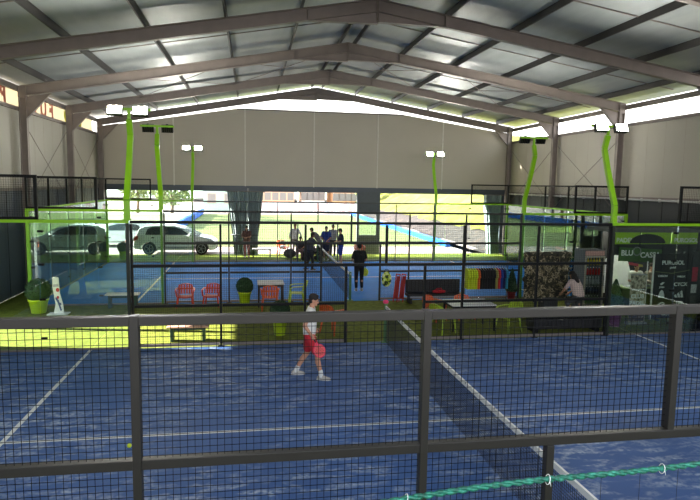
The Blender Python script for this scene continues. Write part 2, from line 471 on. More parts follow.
mb = MB(); mb.span((XL, YB - .02, 0), (XL + .35, YB + .1, 3.5)); mb.span((XR - .5, YB - .02, 0), (XR, YB + .1, 3.5)); struct('trim_jambs', mb, DARKP, wb)
mb = MB(); mb.tube([(-3.45, YB - .1, 0), (-3.45, YB - .1, 3.6)], .05, 10); struct('trim_post', mb, mat('pale_post', (150, 150, 150), .5), wb)

mb = MB(); mb.span((XL, YF - .12, 0), (XR, YF, 3.3)); struct('wall_front', mb, CREAM)  # unseen; added to keep bright sky out of the panes, open above
mb = MB(); mb.span((-40, -60, -.14), (40, YF - .12, -.03)); struct('ground_front', mb, mat('grey_paving', (120, 116, 112), .9))
# pillar bay with a glazed door
d = bpy.data.objects.new('door_1', None); COL.objects.link(d); d['kind'] = 'structure'; d.location = (3.18, YB - .05, 0)
mb = MB(); mb.span((-.66, -.06, 2.35), (.66, .08, 3.5)); struct('upper_panel', mb, mat('grey_panel', (72, 80, 86), .5), d)
mb = MB(); mb.span((-.66, -.05, 0), (-.52, .07, 2.35)); mb.span((.46, -.05, 0), (.66, .07, 2.35)); mb.span((-.52, -.05, .95), (.46, .05, 1.08)); mb.span((-.52, -.05, 2.25), (.46, .05, 2.35)); mb.span((-.52, -.05, 0), (.46, .05, .06))
struct('door_frame', mb, mat('door_grey', (120, 124, 126), .4, .3), d)
mb = MB(); mb.span((-.52, -.01, .06), (.46, .01, .95)); struct('door_panel', mb, mat('panel_grey', (112, 116, 114), .5), d)
mb = MB(); mb.span((-.52, -.006, 1.08), (.46, .006, 2.25)); struct('pane', mb, GLASS2, d)

# ------------------------------------------------------------------ OUTSIDE
mb = MB(); mb.span((-90, YB + .2, -.14), (70, 160, -.03)); struct('ground_concrete', mb, ramp_mat('pale_concrete', [(.3, (150, 138, 132)), (.7, (168, 156, 150))], 1.2, 5, .9, spec=.1))
mb = MB(); mb.span((-40, 6, -.12), (XL - .12, YB + .2, -.02)); struct('ground_yard', mb, MATS['pale_concrete'])
mb = MB(); mb.span((-9.0, 32.6, -.03), (9.0, 70, 0)); struct('field_turf', mb, ramp_mat('pitch_green', [(.3, (92, 104, 62)), (.7, (108, 118, 76))], .5, 4, .9, (.4, 2, 1), spec=.1))
mb = MB(); mb.span((-10.5, 25.2, -.006), (10.6, 28.3, .003)); struct('floor_turf_strip', mb, ramp_mat('sunlit_turf', [(.3, (96, 112, 40)), (.7, (124, 138, 58))], 5, 6, .9, spec=.1))  # sunlight on the strip put into its turf colour
BLUEB = mat('blue_board', (10, 92, 192), .5, 0, .05, 2)
for x, y0, y1, la in ((9.15, 32, 69, 'long blue low board edging the pitch below the grassy slope'), (-9.15, 46, 70, 'long blue low board edging the pitch behind the white hatchback')):
    t = thing('pitch_board', la, 'board', (x, y0, 0))
    m2 = MB(); m2.span((-.16, 0, 0.02), (.16, y1 - y0, .66 if x < 0 else .34)); m2.build('board_panel', BLUEB, t, bevel=.02)
    for k in range(int((y1 - y0) / 4)):
        m2 = MB(); m2.span((-.16, k * 4 + 1, 0), (.17, k * 4 + 1.06, .3)); m2.build('bracket', BLUEB, t)

# hillside: gravel foot then a grassy slope
def terrain(name, m, x0, x1, y0, y1, fz, nx=26, ny=40):
    vs = []; fs = []
    for i in range(nx + 1):
        for j in range(ny + 1):
            x = x0 + (x1 - x0) * i / nx; y = y0 + (y1 - y0) * j / ny; vs.append((x, y, fz(x, y)))
    for i in range(nx):
        for j in range(ny): a = i * (ny + 1) + j; fs.append((a, a + ny + 1, a + ny + 2, a + 1))
    q = MB(); q.add(vs, fs); return struct(name, q, m, smooth=True)
random.seed(3)
ph = [random.uniform(0, 6) for _ in range(6)]
def wob(x, y): return .25 * math.sin(x * .9 + ph[0]) * math.sin(y * .5 + ph[1]) + .12 * math.sin(x * 2.1 + y * 1.3 + ph[2])
HILLG = ramp_mat('dry_grass', [(.3, (92, 96, 40)), (.55, (106, 108, 54)), (.8, (116, 112, 72))], .7, 8, .95, spec=.05, bump=.5)
GRAV = ramp_mat('gravel', [(.3, (62, 58, 58)), (.6, (76, 71, 69)), (.85, (100, 82, 70))], .9, 8, .95, spec=.05, bump=.4)
terrain('hill_gravel_foot', GRAV, 9.6, 14.4, 28.9, 90, lambda x, y: max(0, (x - 11) * .36) + .3 * wob(x, y) * min(1, max(0, (x - 10.4) / 3)) - .03)
terrain('hill_grass_slope', HILLG, 13.0, 48, 12, 110, lambda x, y: min((x - 13.0) * .55 + .72, 5.2 + max(0, y - 40) * .13) + .8 * wob(x, y))
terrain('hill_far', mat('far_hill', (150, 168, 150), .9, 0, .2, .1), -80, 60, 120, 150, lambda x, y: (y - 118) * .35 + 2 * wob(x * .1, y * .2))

def building(name, label, x0, x1, y, h, wallc, n, floors, roofc=(150, 92, 70)):
    t = thing(name, label, 'building', ((x0 + x1) / 2, y, 0)); W = (x1 - x0) / 2
    m2 = MB(); m2.span((-W, 0, 0), (W, 8, h)); wall = m2.build('wall', mat('wall_%d_%d_%d' % wallc, wallc, .8, 0, .04, .5), t)
    m2 = MB(); m2.prism([(-W - .4, h), (W + .4, h), (W - 1, h + 1.6), (-W + 1, h + 1.6)], -.5, 8.5, 'y'); m2.build('roof', mat('roof_%d' % roofc[0], roofc, .8), t)
    for fz in range(floors):
        for k in range(n):
            x = -W + (k + .5) * 2 * W / n; z = 1.1 + fz * 2.6
            m2 = MB(); m2.span((x - .55, -.04, z), (x + .55, .02, z + 1.3)); wn = m2.build('window', mat('far_window', (150, 132, 120), .4), t)
            m2 = MB(); m2.span((x - .45, -.055, z + .1), (x + .45, -.04, z + 1.2)); m2.build('pane', mat('far_pane', (122, 116, 112), .3), wn)
    return t
building('apartment_building', 'orange apartment block across the pitch beside the pale block', 9.9, 14, 92, 9, (222, 168, 120), 4, 3)
building('apartment_building', 'pale white block between the two orange facades across the pitch', 4.9, 8.8, 94, 10, (224, 220, 214), 4, 3)
building('apartment_building', 'salmon apartment block directly beside the dark curtain', -2.5, 3.6, 92, 9, (220, 172, 140), 5, 3)
building('warehouse', 'grey green shed with flat roof standing behind the blue board', -9.5, -3, 76, 6, (150, 172, 158), 3, 1, (120, 140, 132))
# perimeter fence far behind the pitch
t = thing('perimeter_fence', 'low pink and white perimeter fence along the far end of the pitch', 'fence', (6, 74, 0))
m2 = MB(); m2.span((-9, 0, .05), (16, .1, 1.3)); m2.build('fence_panel', ramp_mat('fence_panel', [(.4, (214, 176, 168)), (.5, (226, 222, 220)), (.65, (196, 200, 206))], .6, 3, .8, (3, 1, 1)), t)
for k in range(11):
    m2 = MB(); m2.span((-9 + k * 2.5 - .06, -.08, 0), (-9 + k * 2.5 + .06, 0, 1.5)); m2.build('post', MATS['strip_white'], t)

def tree(label, x, y, h, r, seed, group='trees beyond the hall'):
    rr = random.Random(seed)
    t = thing('tree', label, 'tree', (x, y, 0), 0, group)
    m2 = MB(); m2.tube([(0, 0, -.05), (.1, 0, h * .3), (-.1, .1, h * .6)], [.2, .15, .07], 8)
    for k in range(5):
        a = k * 1.3; m2.tube([(0, 0, h * .35), (math.cos(a) * r * .6, math.sin(a) * r * .6, h * .65)], [.09, .03], 6)
    m2.build('trunk', mat('bark', (110, 92, 76), .9, 0, .2, 4), t, True)
    m2 = MB()
    for k in range(1500):
        th = rr.uniform(0, 2 * PI); zz = rr.uniform(-1, 1); q = rr.uniform(.35, 1) ** .5
        lump = 1 + .25 * math.sin(3 * th + seed) * math.cos(4 * zz)
        p = V((math.cos(th) * r * q * lump * math.sqrt(1 - zz * zz), math.sin(th) * r * q * lump * math.sqrt(1 - zz * zz), h * .62 + zz * h * .36 * q))
        a = V((rr.uniform(-1, 1), rr.uniform(-1, 1), rr.uniform(-1, 1))).normalized(); b = a.cross(V((.3, .5, .8))).normalized(); s = rr.uniform(.12, .26)
        m2.add([p - a * s, p - b * s * .6, p + a * s, p + b * s * .6], [(0, 1, 2, 3)])
    m2.build('crown', FOL2, t)
tree('pale olive tree furthest from the grey green shed', -26, 50, 5.5, 3.0, 1)
tree('broad olive tree with its crown above the lime mast of the near court', -19.5, 54, 6, 2.6, 2)
tree('light green tree standing beside the grey green shed', -11.5, 60, 5, 2.0, 4)
tree('rounded olive tree between two others beyond the parked cars', -16, 66, 6, 2.3, 5)
tree('lone tree at the far corner of the pitch before the grassy slope', 13, 79, 7, 2.6, 6)
# low pale boundary wall at the car park
t = thing('boundary_wall', 'long pale yellow boundary wall beyond the parked cars', 'wall', (-19, 47, 0)); m2 = MB(); m2.span((-8, 0, -.02), (9.6, .3, 1.1)); m2.build('wall_body', mat('pale_yellow', (224, 214, 184), .8), t); m2 = MB(); m2.span((-8.05, -.06, 1.1), (9.65, .36, 1.2)); m2.build('coping', MATS['strip_white'], t)

# translucent banner outside the clerestory, its letters read from the outside
t = thing('outdoor_banner', 'cream banner with big red brown mirrored letters hung outside the high window strip', 'banner', (XL - .16, 12.6, 5.8))
m2 = MB(); m2.span((-.01, 0, .3), (.0, 15.6, 1.3)); m2.build('cloth', fabric_mat('banner_cloth', (186, 180, 164), .5), t)
LET = mat('banner_letter', (190, 112, 96), .9)
for ch, y in (('L', 1.6), ('O', 3.1), ('B', 4.5), ('T', 7.45), ('U', 8.35), ('F', 9.3)):
    text('letter', ch, .98, LET, t, (.012, y, .8), (PI / 2, 0, -PI / 2), .002, bold=.05)
m2 = MB(); m2.ell((.012, 11.6, .85), (.004, .7, .36)); m2.ell((.012, 13.2, .8), (.004, .45, .25)); m2.build('emblem', mat('banner_yellow', (206, 208, 70), .8), t)

# ------------------------------------------------------------------ FENCES
def wires(mb, axis, a0, a1, z0, z1, fixed, d=.006, p=.05):
    n = int(round((a1 - a0) / p)); 
    for i in range(1, n):
        a = a0 + (a1 - a0) * i / n
        c = (a, fixed, (z0 + z1) / 2) if axis == 'x' else (fixed, a, (z0 + z1) / 2)
        mb.box(c, (d, d, z1 - z0))
    n = int(round((z1 - z0) / p))
    for i in range(1, n):
        z = z0 + (z1 - z0) * i / n
        if axis == 'x': mb.box(((a0 + a1) / 2, fixed + d, z), (a1 - a0, d, d))
        else: mb.box((fixed + d, (a0 + a1) / 2, z), (d, a1 - a0, d))

def side_fence(y, label, fm, wm, wd=.006, s=.07, kx=0.0, ox=0.0):
    t = thing('court_fence', label, 'fence', (ox, y, 0)); t.scale = (1 + kx, 1, 1)
    hp = 3.004 if kx else 2.925; dp = .042 if kx else .04
    for x in (-6, -4, -2, 2, 4, 6):
        m2 = MB(); m2.span((x - s / 2, -dp, 0.005), (x + s / 2, dp, hp)); m2.box((x, 0, .012), (.16, .16, .016)); m2.build('post', fm, t, bevel=.004)
    for x in (-1, 1):
        m2 = MB(); m2.span((x - .03, -.035, 0.005), (x + .03, .035, 1.91)); m2.build('door_post', fm, t, bevel=.004)
    m2 = MB(); m2.span((-.029, -dp, 1.99), (.029, dp, hp)); m2.build('short_post', fm, t, bevel=.004)
    for a, b in ((-6, -4), (-4, -2), (-2, 0), (0, 2), (2, 4), (4, 6)) if kx else ((-6, 6),):
        e = -.029 if kx else .025
        m2 = MB(); m2.span((a - e, -.04, 2.935), (b + e, .04, 3.0)); m2.build('top_rail', fm, t, bevel=.005)
    for a, b in ((-6, -4), (-4, -2), (-2, 2), (2, 4), (4, 6)):
        m2 = MB(); m2.span((a + s / 2, -.035, 1.915), (b - s / 2, .035, 1.985)); m2.build('middle_rail', fm, t, bevel=.004)
    for a, b in ((-6, -4), (-4, -2), (-2, -1), (1, 2), (2, 4), (4, 6)):
        m2 = MB(); m2.span((a + .035, -.03, .97), (b - .035, .03, 1.03)); m2.build('lower_rail', fm, t, bevel=.004)
        m2 = MB(); m2.span((a + .035, -.03, .03), (b - .035, .03, .09)); m2.build('bottom_rail', MATS['painted_steel'], t, bevel=.004)  # paler than the frame: light on the rail's edge put into its colour
        m2 = MB(); wires(m2, 'x', a + .03, b - .03, .06, 1.95, .0, wd); m2.build('mesh_panel', wm, t)
    for a, b in ((-6, -4), (-4, -2), (-2, 0), (0, 2), (2, 4), (4, 6)):
        m2 = MB(); wires(m2, 'x', a + .03, b - .03, 1.95, 2.95, .0, wd); m2.build('mesh_panel', wm, t)
    return t
side_fence(0, 'dark grey wire mesh fence nearest the viewer with open door gap', FRAME, WIRE, .0034, .058, .0275, .04)
side_fence(10, 'black wire mesh fence beyond the net of the near court', BLACK, WIRE, .0030, .05)
side_fence(15.2, 'black wire mesh fence along the near edge of the bright far court', mat('black_metal_hazed', (34, 36, 37), .6), WIRE, .0026, .046)  # haze and bloom put into greyer metal and thinner bars
side_fence(25.2, 'black wire mesh fence along the far edge of the bright far court', mat('far_metal_hazed', (66, 70, 70), .6), WIRE, .0026, .04)  # paler again: stronger haze put into the metal colour

def clip(m2, x, y, z, ax='x'):
    if ax == 'x': m2.box((x, y, z), (.12, .05, .05))
    else: m2.box((x, y, z), (.05, .12, .05))
def glass_corner(y, sgn, label, out):
    """four metres of safety glass at a court's end, lime frame, mesh panel on top of the outer half; out = +1/-1 side facing away from the court"""
    LDK = mat('dark_lime_paint', (84, 138, 44), .45) if y > 12 else mat('dark_green_paint', (26, 36, 24), .5)
    t = thing('glass_side_wall', label, 'glass wall', (0, y, 0)); xs = [sgn * v for v in (6.09, 8, 9.97)]
    for a, b in zip(xs[:-1], xs[1:]):
        m2 = MB(); m2.span((min(a, b) + .012, -.006, .04), (max(a, b) - .012, .006, 2.93)); pn = m2.build('glass_pane', GLASS, t)
        m2 = MB()
        for z in (.3, 1.2, 2.0, 2.75): clip(m2, b - sgn * .06, 0, z)
        m2.build('clip', BLACK, pn)
    m2 = MB(); m2.span((min(6.05 * sgn, 10 * sgn), -.035, 2.94), (max(6.05 * sgn, 10 * sgn), .035, 3.01)); m2.build('top_rail', LIME, t, bevel=.004)
    m2 = MB(); m2.span((min(6.05 * sgn, 10 * sgn), -.03, 0.004), (max(6.05 * sgn, 10 * sgn), .03, .04)); m2.build('bottom_channel', MATS['painted_steel'], t)
    m2 = MB(); m2.span((sgn * 6.08 - .035, -.05, 0.005), (sgn * 6.08 + .035, .05, 2.94)); m2.build('post', LDK, t, bevel=.004)
    m2 = MB(); m2.span((sgn * 10 - .05, -.05, 0.005), (sgn * 10 + .05, .05, 3.01)); m2.build('corner_post', LIME, t, bevel=.004)
    x0, x1 = sorted((8 * sgn, 10 * sgn))
    m2 = MB()
    for x in (x0, x1): m2.span((x - .03, -.03, 3.01), (x + .03, .03, 4.0))
    for z in (3.04, 3.97): m2.span((x0, -.03, z - .03), (x1, .03, z + .03))
    m2.build('upper_frame', BLACK, t)
    m2 = MB(); wires(m2, 'x', x0, x1, 3.03, 3.98, 0, .0036); m2.build('mesh_panel', WIRE, t)
    return t
glass_corner(10, -1, 'lime framed glass side wall beside the white hatchback reflection and lime topiary pot', 1)
glass_corner(10, 1, 'lime framed glass side wall in front of the black kiosk', 1)
glass_corner(15.2, -1, 'lime framed glass side wall behind the white leaning totem', -1)
glass_corner(15.2, 1, 'lime framed glass side wall behind the camouflage display and fridge', -1)
glass_corner(25.2, -1, 'lime framed glass side wall in front of the white hatchback', 1)
glass_corner(25.2, 1, 'lime framed glass side wall nearest the drawn dark curtain by the slate wall', 1)
def end_wall(x, y0, label):
    t = thing('glass_end_wall', label, 'glass wall', (x, y0, 0)); s = 1 if x > 0 else -1
    for k in range(5):
        a, b = k * 2 + .06, k * 2 + 1.98
        m2 = MB(); m2.span((-.006, a, .04), (.006, b, 2.93)); pn = m2.build('glass_pane', GLASS, t)
        m2 = MB()
        for z in (.3, 1.2, 2.0, 2.75): clip(m2, 0, b - .02, z, 'y')
        m2.build('clip', BLACK, pn)
        m2 = MB(); wires(m2, 'y', a, b, 3.04, 3.97, 0, .0036); m2.build('mesh_panel', WIRE, t)
        if k:
            m2 = MB(); m2.span((s * .03 - .02, k * 2 - .03, 0.005), (s * .03 + .04 * s, k * 2 + .03, 2.94)); m2.build('post', LIME if k == 0 else BLACK, t)
            m2 = MB(); m2.span((-.03, k * 2 - .03, 3.01), (.03, k * 2 + .03, 3.94)); m2.build('upper_post', BLACK, t)
    m2 = MB(); m2.span((-.03, .05, 2.945), (.03, 9.95, 3.005)); m2.build('top_rail', LIME, t)
    m2 = MB(); m2.span((-.03, .05, 3.94), (.03, 9.95, 4.0)); m2.build('mesh_rail', BLACK, t)
    m2 = MB(); m2.span((-.03, .05, 0.004), (.03, 9.95, .04)); m2.build('bottom_channel', MATS['painted_steel'], t)
end_wall(-10, 15.2, 'glass end wall of the far court mirroring the white hatchback')
end_wall(10, 15.2, 'glass end wall of the far court near the kiosk')

# ------------------------------------------------------------------ NETS
def net(y0, label, tape, nd):
    t = thing('padel_net', label, 'net', (0, y0, 0)); top = lambda y: .90 - .05 * math.sin(PI * y / 10)
    m2 = MB(); n = 250
    for i in range(1, n):
        y = 10 * i / n; m2.box((0, y, (top(y) + .02) / 2), (nd, nd, top(y) - .02))
    for k in range(1, 23):
        z = k / 23.0
        for i in range(10):
            a, b = i, i + 1; m2.bar((.004, a + .0, .02 + z * (top(a) - .03)), (.004, b, .02 + z * (top(b) - .03)), nd, nd)
    m2.build('net_mesh', NETW, t)
    m2 = MB()
    for i in range(20):
        a, b = i / 2, (i + 1) / 2; m2.bar((0, a, top(a)), (0, b, top(b)), .03, .07)
    m2.build('tape', TAPE, t)
    for y in ((.06, 9.94)):
        m2 = MB(); m2.lathe([(.04, .01), (.04, .94), (.045, .95), (.03, .98)], (0, y, 0), 12); m2.box((0, y, .012), (.2, .16, .015)); m2.build('post', mat('net_post_green', (96, 140, 92), .5), t, True)
    return t
net(0, 'dark blue padel net with white tape on the near court', TAPE, .0042)
net(15.2, 'padel net with white tape on the bright far court', TAPE, .0026)
pc = MB(); pc.lathe([(.0, 0), (.06, .01), (.075, .05), (.05, .09), (.0, .1)], (0, 0, 0), 12)
o = pc.build('pink_cap', mat('pink_plastic', (226, 60, 110), .4), None, True); o.location = (0, 9.94, .98); tag(o, 'small pink cap resting on top of the near court net post', 'cap')

# ------------------------------------------------------------------ LIGHT MASTS
LENS = mat('led_lens', (255, 255, 250), .3, 0, 0, 3, emis=(255, 252, 238), estr=260)
HOUS = mat('lamp_housing', (22, 23, 25), .5, .3)
def mast(x, y, out, label):
    """out: +1 when the court lies toward -Y of the mast (mast bows toward +Y)"""
    s = 1 if x > 0 else -1
    t = thing('light_mast', label, 'light mast', (x, y, 3.01), 0, 'lime light masts')
    pts = [(0, 0, 0.002), (0, 0, .45), (s*.0, out * .40, 1.35), (0, out * .62, 1.95), (0, out * .5, 2.3)]
    m2 = MB()
    for a, b in zip(pts[:-1], pts[1:]): m2.bar(a, b, .13, .10, (0, 1, 0))
    m2.box((0, 0, .01), (.2, .14, .012)); m2.build('pole', LIME, t, bevel=.008)
    m2 = MB(); m2.box((0, out * .5, 2.54), (.98, .06, .06)); m2.box((0, out * .5, 2.42), (.07, .05, .24)); m2.build('cross_bar', LIME, t, bevel=.006)
    for dx in (-.28, .28):
        M = Matrix.Translation((dx, out * .38, 2.50)) @ Matrix.Rotation(math.radians(-out * 24), 4, 'X')
        m2 = MB(); m2.box((0, 0, -.02), (.34, .10, .22), M)
        for k in range(6): m2.box((-.15 + k * .06, out * .07, -.02), (.012, .06, .20), M)
        m2.box((0, out * .05, .09), (.06, .12, .07), M)
        h = m2.build('floodlight', HOUS, t)
        m2 = MB(); m2.box((0, -out * .056, -.02), (.30, .008, .18), M); m2.build('lens', LENS, h, label='glowing white LED lens')
    return t
mast(-6.08, 10, 1, 'lime light mast with lit twin floodlights above the white estate car')
mast(6.08, 10, 1, 'lime light mast with lit twin floodlights above the kiosk fridge')
mast(-6.08, 15.2, -1, 'lime light mast with two dark lamp backs rising by the hatchback')
mast(6.08, 15.2, -1, 'lime light mast with two dark lamp backs against the bright high window strip')
mast(-6.08, 25.2, 1, 'small distant lime light mast with lit lamps between the hatchback and curtain')
mast(6.08, 25.2, 1, 'small distant lime light mast with lit lamps over the grassy slope')

#@@PART2
# ------------------------------------------------------------------ PEOPLE
def hand(mb, w, d, n, sgn, curl=.35, r=.0095):
    """palm from wrist w along d, palm faces n, sgn = +1/-1 side of the thumb (along d x n)"""
    w, d, n = V(w), V(d).normalized(), V(n); n = (n - d * n.dot(d)).normalized(); s = d.cross(n) * sgn
    for k in (-.026, -.009, .009, .026): mb.cap(w + d * .01 + s * k * .7, .014, w + d * .082 + s * k, .0125, 8)
    for k, L, rr in ((.027, .070, 1.0), (.009, .080, 1.0), (-.009, .074, .98), (-.027, .058, .88)):
        p = w + d * .085 + s * k; a = curl * .6
        for q, fr in enumerate((.45, .30, .25)):
            dd = d * math.cos(a) + n * math.sin(a); p2 = p + dd * L * fr
            mb.cap(p, r * rr * (1 - .08 * q), p2, r * rr * (.92 - .08 * q), 8); p = p2; a += curl * 1.25
    p = w + d * .028 + s * .03
    for L, a in ((.04, .75), (.032, .45), (.026, .2)):
        dd = (d * math.cos(a) + s * math.sin(a) + n * (.25 + curl * .5)).normalized(); p2 = p + dd * L
        mb.cap(p, r * 1.15, p2, r * 1.02, 8); p = p2

HAIRK = mat('dark_hair', (28, 22, 20), .7, 0, .2, 30)
def person(label, loc, rz, P={}, skin=(196, 148, 120), shirt=(230, 230, 228), sleeve=.45, legs=(40, 42, 50), leglen=1.0, shoe=(60, 60, 64), hair=None, vox=.013, sc=1.0, group=None, hairlong=False, cap=None, rot_head=0, sock=None):
    t = thing('person', label, 'person', loc, rz, group)
    D = dict(pelvis=(0, 0, .95), chest=(0, .0, 1.26), neck=(0, .0, 1.46), head=(0, .035, 1.615),
             shR=(.185, 0, 1.41), elR=(.235, -.02, 1.14), wrR=(.235, .07, .905), shL=(-.185, 0, 1.41), elL=(-.235, -.02, 1.14), wrL=(-.235, .07, .905),
             hiR=(.09, 0, .92), knR=(.10, .025, .50), anR=(.105, -.02, .085), hiL=(-.09, 0, .92), knL=(-.10, .025, .50), anL=(-.105, -.02, .085),
             dirR=None, dirL=None, toeR=(0, 1), toeL=(0, 1), curlR=.35, curlL=.35)
    D.update(P)
    g = lambda k: V(D[k]) * sc
    name = 'skin_%d_%d_%d' % skin
    SK = mat(name, skin, .55, 0, .05, 20)
    S = MB()
    pe, ch, ne, he = g('pelvis'), g('chest'), g('neck'), g('head')
    X = V((1, 0, 0)); k = sc
    def torso(mb, e):
        for q in (-1, 1):
            mb.cap(pe + X * q * .055 * k, .11 * k + e, ch + X * q * .07 * k, .122 * k + e, 14)
            mb.cap(ch + X * q * .07 * k, .12 * k + e, (g('shR') if q > 0 else g('shL')) - X * q * .045 * k, .068 * k + e, 12)
        mb.cap(g('shL') + X * .02 * k, .062 * k + e, g('shR') - X * .02 * k, .062 * k + e, 12)
        mb.cap(pe - X * .06 * k, .11 * k + e, pe + X * .06 * k, .11 * k + e, 12)
    torso(S, 0)
    S.cap(ne - V((0, 0, .05)) * k, .06 * k, he - V((0, .02, .05)) * k, .052 * k, 12)
    # head: skull, jaw, nose, brow, ears
    M = Matrix.Translation(he) @ Matrix.Rotation(rot_head, 4, 'Z') @ Matrix.Rotation(-D.get('nod', 0), 4, 'X') @ Matrix.Scale(k, 4)
    S.ell((0, -.012, .028), (.074, .092, .088), 18, 12, M); S.ell((0, .028, -.045), (.052, .058, .068), 14, 10, M)
    S.cap(M @ V((0, .078, .01)), .011 * k, M @ V((0, .097, -.022)), .016 * k, 8)
    S.cap(M @ V((-.035, .07, .026)), .013 * k, M @ V((.035, .07, .026)), .013 * k, 8)
    S.ell((0, .075, -.088), (.02, .014, .016), 8, 6, M)
    for q in (-1, 1): S.ell((q * .077, -.01, -.005), (.012, .022, .032), 8, 6, M)
    for side, q in (('R', 1), ('L', -1)):
        sh, e, w_ = g('sh' + side), g('el' + side), g('wr' + side)
        S.cap(sh, .052 * k, e, .041 * k); S.cap(e, .041 * k, w_, .027 * k)
        d = V(D['dir' + side]) if D['dir' + side] else (w_ - e).normalized()
        nrm = V((-q, .3, 0)) if abs(d.z) > .5 else V((-q * .3, 0, -1))
        if D.get('palm' + side): nrm = V(D['palm' + side])
        s = d.normalized().cross((nrm - d.normalized() * nrm.dot(d.normalized())).normalized())
        fw = V((0, 1, .6)); sg = 1 if s.dot(fw) > 0 else -1
        hand(S, w_, d, nrm, sg, D['curl' + side], .0098 * k)
        hi, kn, an = g('hi' + side), g('kn' + side), g('an' + side)
        S.cap(hi, .085 * k, kn, .056 * k); S.cap(kn, .055 * k, kn.lerp(an, .35) - V((0, .018, 0)) * k, .055 * k); S.cap(kn.lerp(an, .3) - V((0, .012, 0)) * k, .054 * k, an, .036 * k)
        tx, ty = D['toe' + side]; td = V((tx, ty, 0)).normalized()
        S.cap(an - V((0, 0, .045)) * k, .034 * k, an + td * .13 * k - V((0, 0, .055)) * k, .028 * k)
    body = S.build('body', SK, t, True, remesh=vox)
    # eyes, mouth
    for q in (-1, 1):
        m2 = MB(); m2.ell((q * .031, .074, .006), (.011, .007, .007), 8, 6, M); m2.build('eye', mat('eye_dark', (30, 24, 22), .3), body, True)
    m2 = MB(); m2.ell((0, .083, -.062), (.022, .006, .006), 10, 6, M); m2.build('mouth', mat('lip', (150, 80, 74), .5), body, True)
    # hair
    HM = mat('hair_%d_%d_%d' % hair, hair, .7, 0, .2, 30) if hair else HAIRK
    m2 = MB(); m2.ell((0, -.02, .054), (.085, .1, .088), 18, 12, M); m2.ell((0, -.05, -.0), (.076, .06, .08), 14, 10, M); m2.ell((0, .03, .1), (.06, .05, .03), 12, 8, M)
    if hairlong:
        m2.cap(M @ V((0, -.07, -.02)), .075 * k, M @ V((0, -.10, -.24)), .055 * k); m2.cap(M @ V((-.06, -.02, -.02)), .035 * k, M @ V((-.08, -.02, -.2)), .03 * k); m2.cap(M @ V((.06, -.02, -.02)), .035 * k, M @ V((.08, -.02, -.2)), .03 * k)
    m2.build('hair', HM, t, True, remesh=.009)
    # shirt
    CM = mat('cloth_%d_%d_%d' % shirt, shirt, .85, 0, .08, 12)
    m2 = MB(); torso(m2, .018)
    for side in 'RL':
        sh, e, w_ = g('sh' + side), g('el' + side), g('wr' + side)
        if sleeve <= .5: m2.cap(sh, .066 * k, sh.lerp(e, sleeve * 2 * .85), .058 * k)
        else: m2.cap(sh, .066 * k, e, .054 * k); m2.cap(e, .054 * k, e.lerp(w_, (sleeve - .5) * 2 * .92), .038 * k)
    m2.cap(ne - V((0, 0, .05)) * k, .07 * k, ne - V((0, 0, .02)) * k, .066 * k)
    m2.build('shirt', CM, t, True, remesh=.012)
    # trousers or shorts
    LM = mat('cloth_%d_%d_%d' % legs, legs, .85, 0, .08, 12)
    m2 = MB(); m2.cap(pe - X * .065 * k - V((0, 0, .02)), .125 * k, pe + X * .065 * k - V((0, 0, .02)), .125 * k)
    for side in 'RL':
        hi, kn, an = g('hi' + side), g('kn' + side), g('an' + side)
        if leglen <= .5: m2.cap(hi, .106 * k, hi.lerp(kn, leglen * 2 * .92), .094 * k)
        else: m2.cap(hi, .102 * k, kn, .072 * k); m2.cap(kn, .072 * k, kn.lerp(an, (leglen - .5) * 2 * .95), .055 * k)
    m2.build('shorts' if leglen <= .5 else 'trousers', LM, t, True, remesh=.012)
    SM = mat('shoe_%d_%d_%d' % shoe, shoe, .6, 0, .1, 10); WS = mat('shoe_sole', (225, 225, 222), .6)
    for side in 'RL':
        an = g('an' + side); tx, ty = D['toe' + side]; td = V((tx, ty, 0)).normalized()
        if sock:
            kn = g('kn' + side); m2 = MB(); m2.cap(an - V((0, 0, .02)), .046 * k, an.lerp(kn, .22), .05 * k); m2.build('sock', mat('sock_white', (236, 236, 234), .9), t, True)
        m2 = MB(); b = an - V((0, 0, .04)) * k
        m2.cap(b - td * .045 * k, .044 * k, b + td * .07 * k - V((0, 0, .002)), .042 * k); m2.cap(b + td * .05 * k, .043 * k, b + td * .165 * k - V((0, 0, .014)), .028 * k); m2.cap(an, .045 * k, b, .045 * k)
        so = m2.build('shoe', SM, t, True, remesh=.009)
        m2 = MB(); z = b.z - .044 * k; sd_ = V((-td.y, td.x, 0))
        pl = [(b + td * a * k + sd_ * c * k) for a, c in ((-.09, -.025), (-.09, .025), (-.04, .042), (.06, .044), (.14, .038), (.19, .012), (.19, -.012), (.14, -.038), (.06, -.044), (-.04, -.042))]
        m2.prism([(p.x, p.y) for p in pl][::-1], z, z + .018, 'z'); m2.build('sole', WS, so)
    return t

player = person('player in white sleeveless top and red shorts striding on the near court holding a racket', (-2.16, 7.42, 0.016), math.radians(-100),
    dict(pelvis=(0, .02, .93), chest=(0, .03, 1.23), neck=(0, .05, 1.43), head=(0, .10, 1.585), nod=.25,
         shR=(.18, .035, 1.38), elR=(.225, -.06, 1.12), wrR=(.205, .07, .93), dirR=(0, .45, -.9), curlR=1.0, palmR=(-1, .2, 0),
         shL=(-.18, .04, 1.38), elL=(-.24, -.02, 1.13), wrL=(-.15, .10, .98), curlL=.6,
         hiR=(.09, .03, .90), knR=(.11, .19, .50), anR=(.13, .27, .085), hiL=(-.09, .01, .90), knL=(-.11, -.03, .49), anL=(-.13, -.27, .10), toeR=(.1, 1), toeL=(-.1, 1)),
    skin=(206, 150, 122), shirt=(238, 236, 232), sleeve=.12, legs=(196, 40, 52), leglen=.42, shoe=(186, 182, 176), vox=.0075, sock=True)
